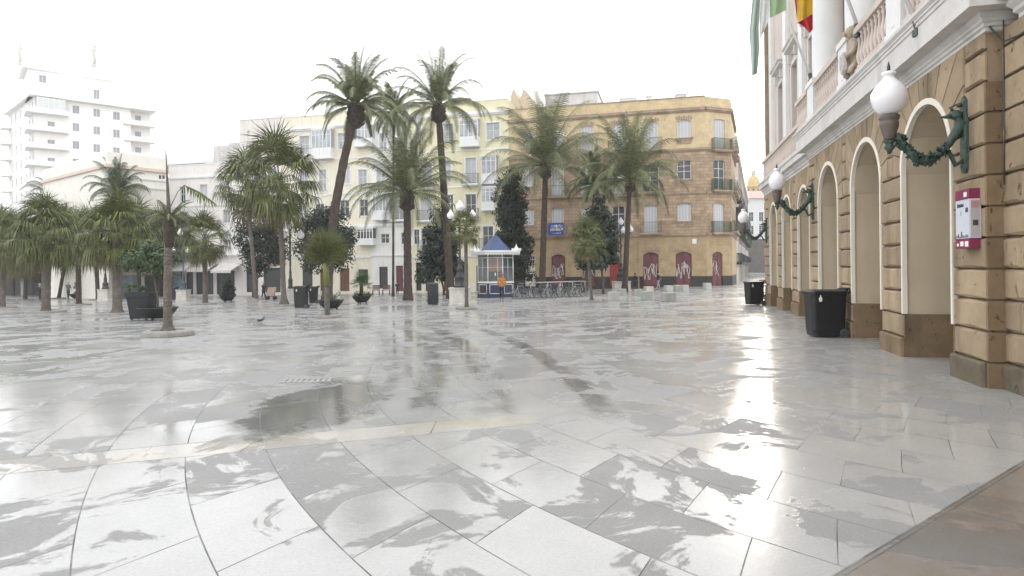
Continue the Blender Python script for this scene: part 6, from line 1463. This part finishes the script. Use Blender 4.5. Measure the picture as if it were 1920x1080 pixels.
person(35, 548, 21, 'small distant person in dark clothes at the back of the left grove', R(20), m_dk, m_tr, .1, 'down')
person(11, 550, 25, 'person in a dark coat near the left edge behind a palm trunk', R(90), m_dk, m_tr, .1, 'down', coatlen=.1)
person(494, 561, 32, 'person in dark clothes pushing a pale loaded cart between two palm trunks', R(75), m_dk, m_tr, .15, 'push', hairc=M('pale_cap', (.5, .5, .5), .8, .1))
person(745, 552, 24, 'person in dark clothes standing by the door of the pale yellow house', R(10), m_dk, m_tr, .05, 'front')
person(1191, 541, 29, 'person in black standing beside the second maroon door', R(120), m_dk, m_tr, .05, 'front')
person(1234, 543, 34, 'person with dark purple top and light trousers walking past the graffiti door', R(100), M('dark_purple_top', (0.06, 0.025, 0.05), .85, .1), m_lt, .2, 'front')
# loaded cart
X, Y, Z = G(507, 562); k = Y/F; t = thing('loaded_cart', 'two wheeled cart loaded with a big pinkish bag', 'cart', (X, Y, Z), .15)
mb = MB(); mb.rings([[(x*.30+z*.25, y*.22, z+.32) for x, y in ((-1, -1), (1, -1), (1, 1), (-1, 1))] for z in (0, .1, .55, .68)], 0, True, False); mb.build('bag', M('pinkish_bag_cloth', (.42, .30, .25), .85, .15), t)
for x in (-.2, .35):
    for s in (-1, 1): mb = MB(); mb.rings([[(x+r_*math.cos(a), s*.25+yy, .13+r_*math.sin(a)) for a in [2*math.pi*j/14 for j in range(14)]] for yy, r_ in ((-.02, .11), (-.015, .13), (.015, .13), (.02, .11))]); mb.build('wheel', m_rub, t)
mb = MB(); mb.tube([(-.3, -.2, .28), (.45, -.2, .28)], .02, 6); mb.tube([(-.3, .2, .28), (.45, .2, .28)], .02, 6); mb.tube([(-.3, -.2, .28), (-.42, -.2, 1.0), (-.42, .2, 1.0), (-.3, .2, .28)], .015, 6); mb.build('frame', m_iron, t)
# pigeon
X, Y, Z = G(489, 606); t = thing('pigeon', 'grey pigeon standing on the wet paving left of the upright young palm', 'pigeon', (X, Y, Z), .5)
m_pg = M('pigeon_feathers', (0.10, 0.105, 0.12), .7, .35, 30)
nd = [(0, 0, .1, .05, .045), (.06, 0, .13, .045), (.1, 0, .18, .026), (.12, 0, .215, .024), (.145, 0, .215, .006), (-.07, 0, .085, .035, .02), (-.14, 0, .065, .02, .01)]
skinned('body', nd, [(0, 1), (1, 2), (2, 3), (3, 4), (0, 5), (5, 6)], m_pg, t)
for s in (-1, 1):
    mb = MB(); mb.sphere((-.02, s*.042, .105), .04, 10, 6, sc=(2.2, .35, .8)); mb.build('wing', m_darkgrey, t)
    mb = MB(); mb.tube([(0, s*.02, .07), (.005, s*.02, .01)], .006, 5); mb.tube([(-.015, s*.02, .006), (.03, s*.02, .006)], .004, 4); mb.tube([(.005, s*.02, .006), (.02, s*.035, .006)], .004, 4); mb.build('leg', M('pink_leg', (.3, .1, .08), .6, .1) if s < 0 else bpy.data.materials['pink_leg'], t)
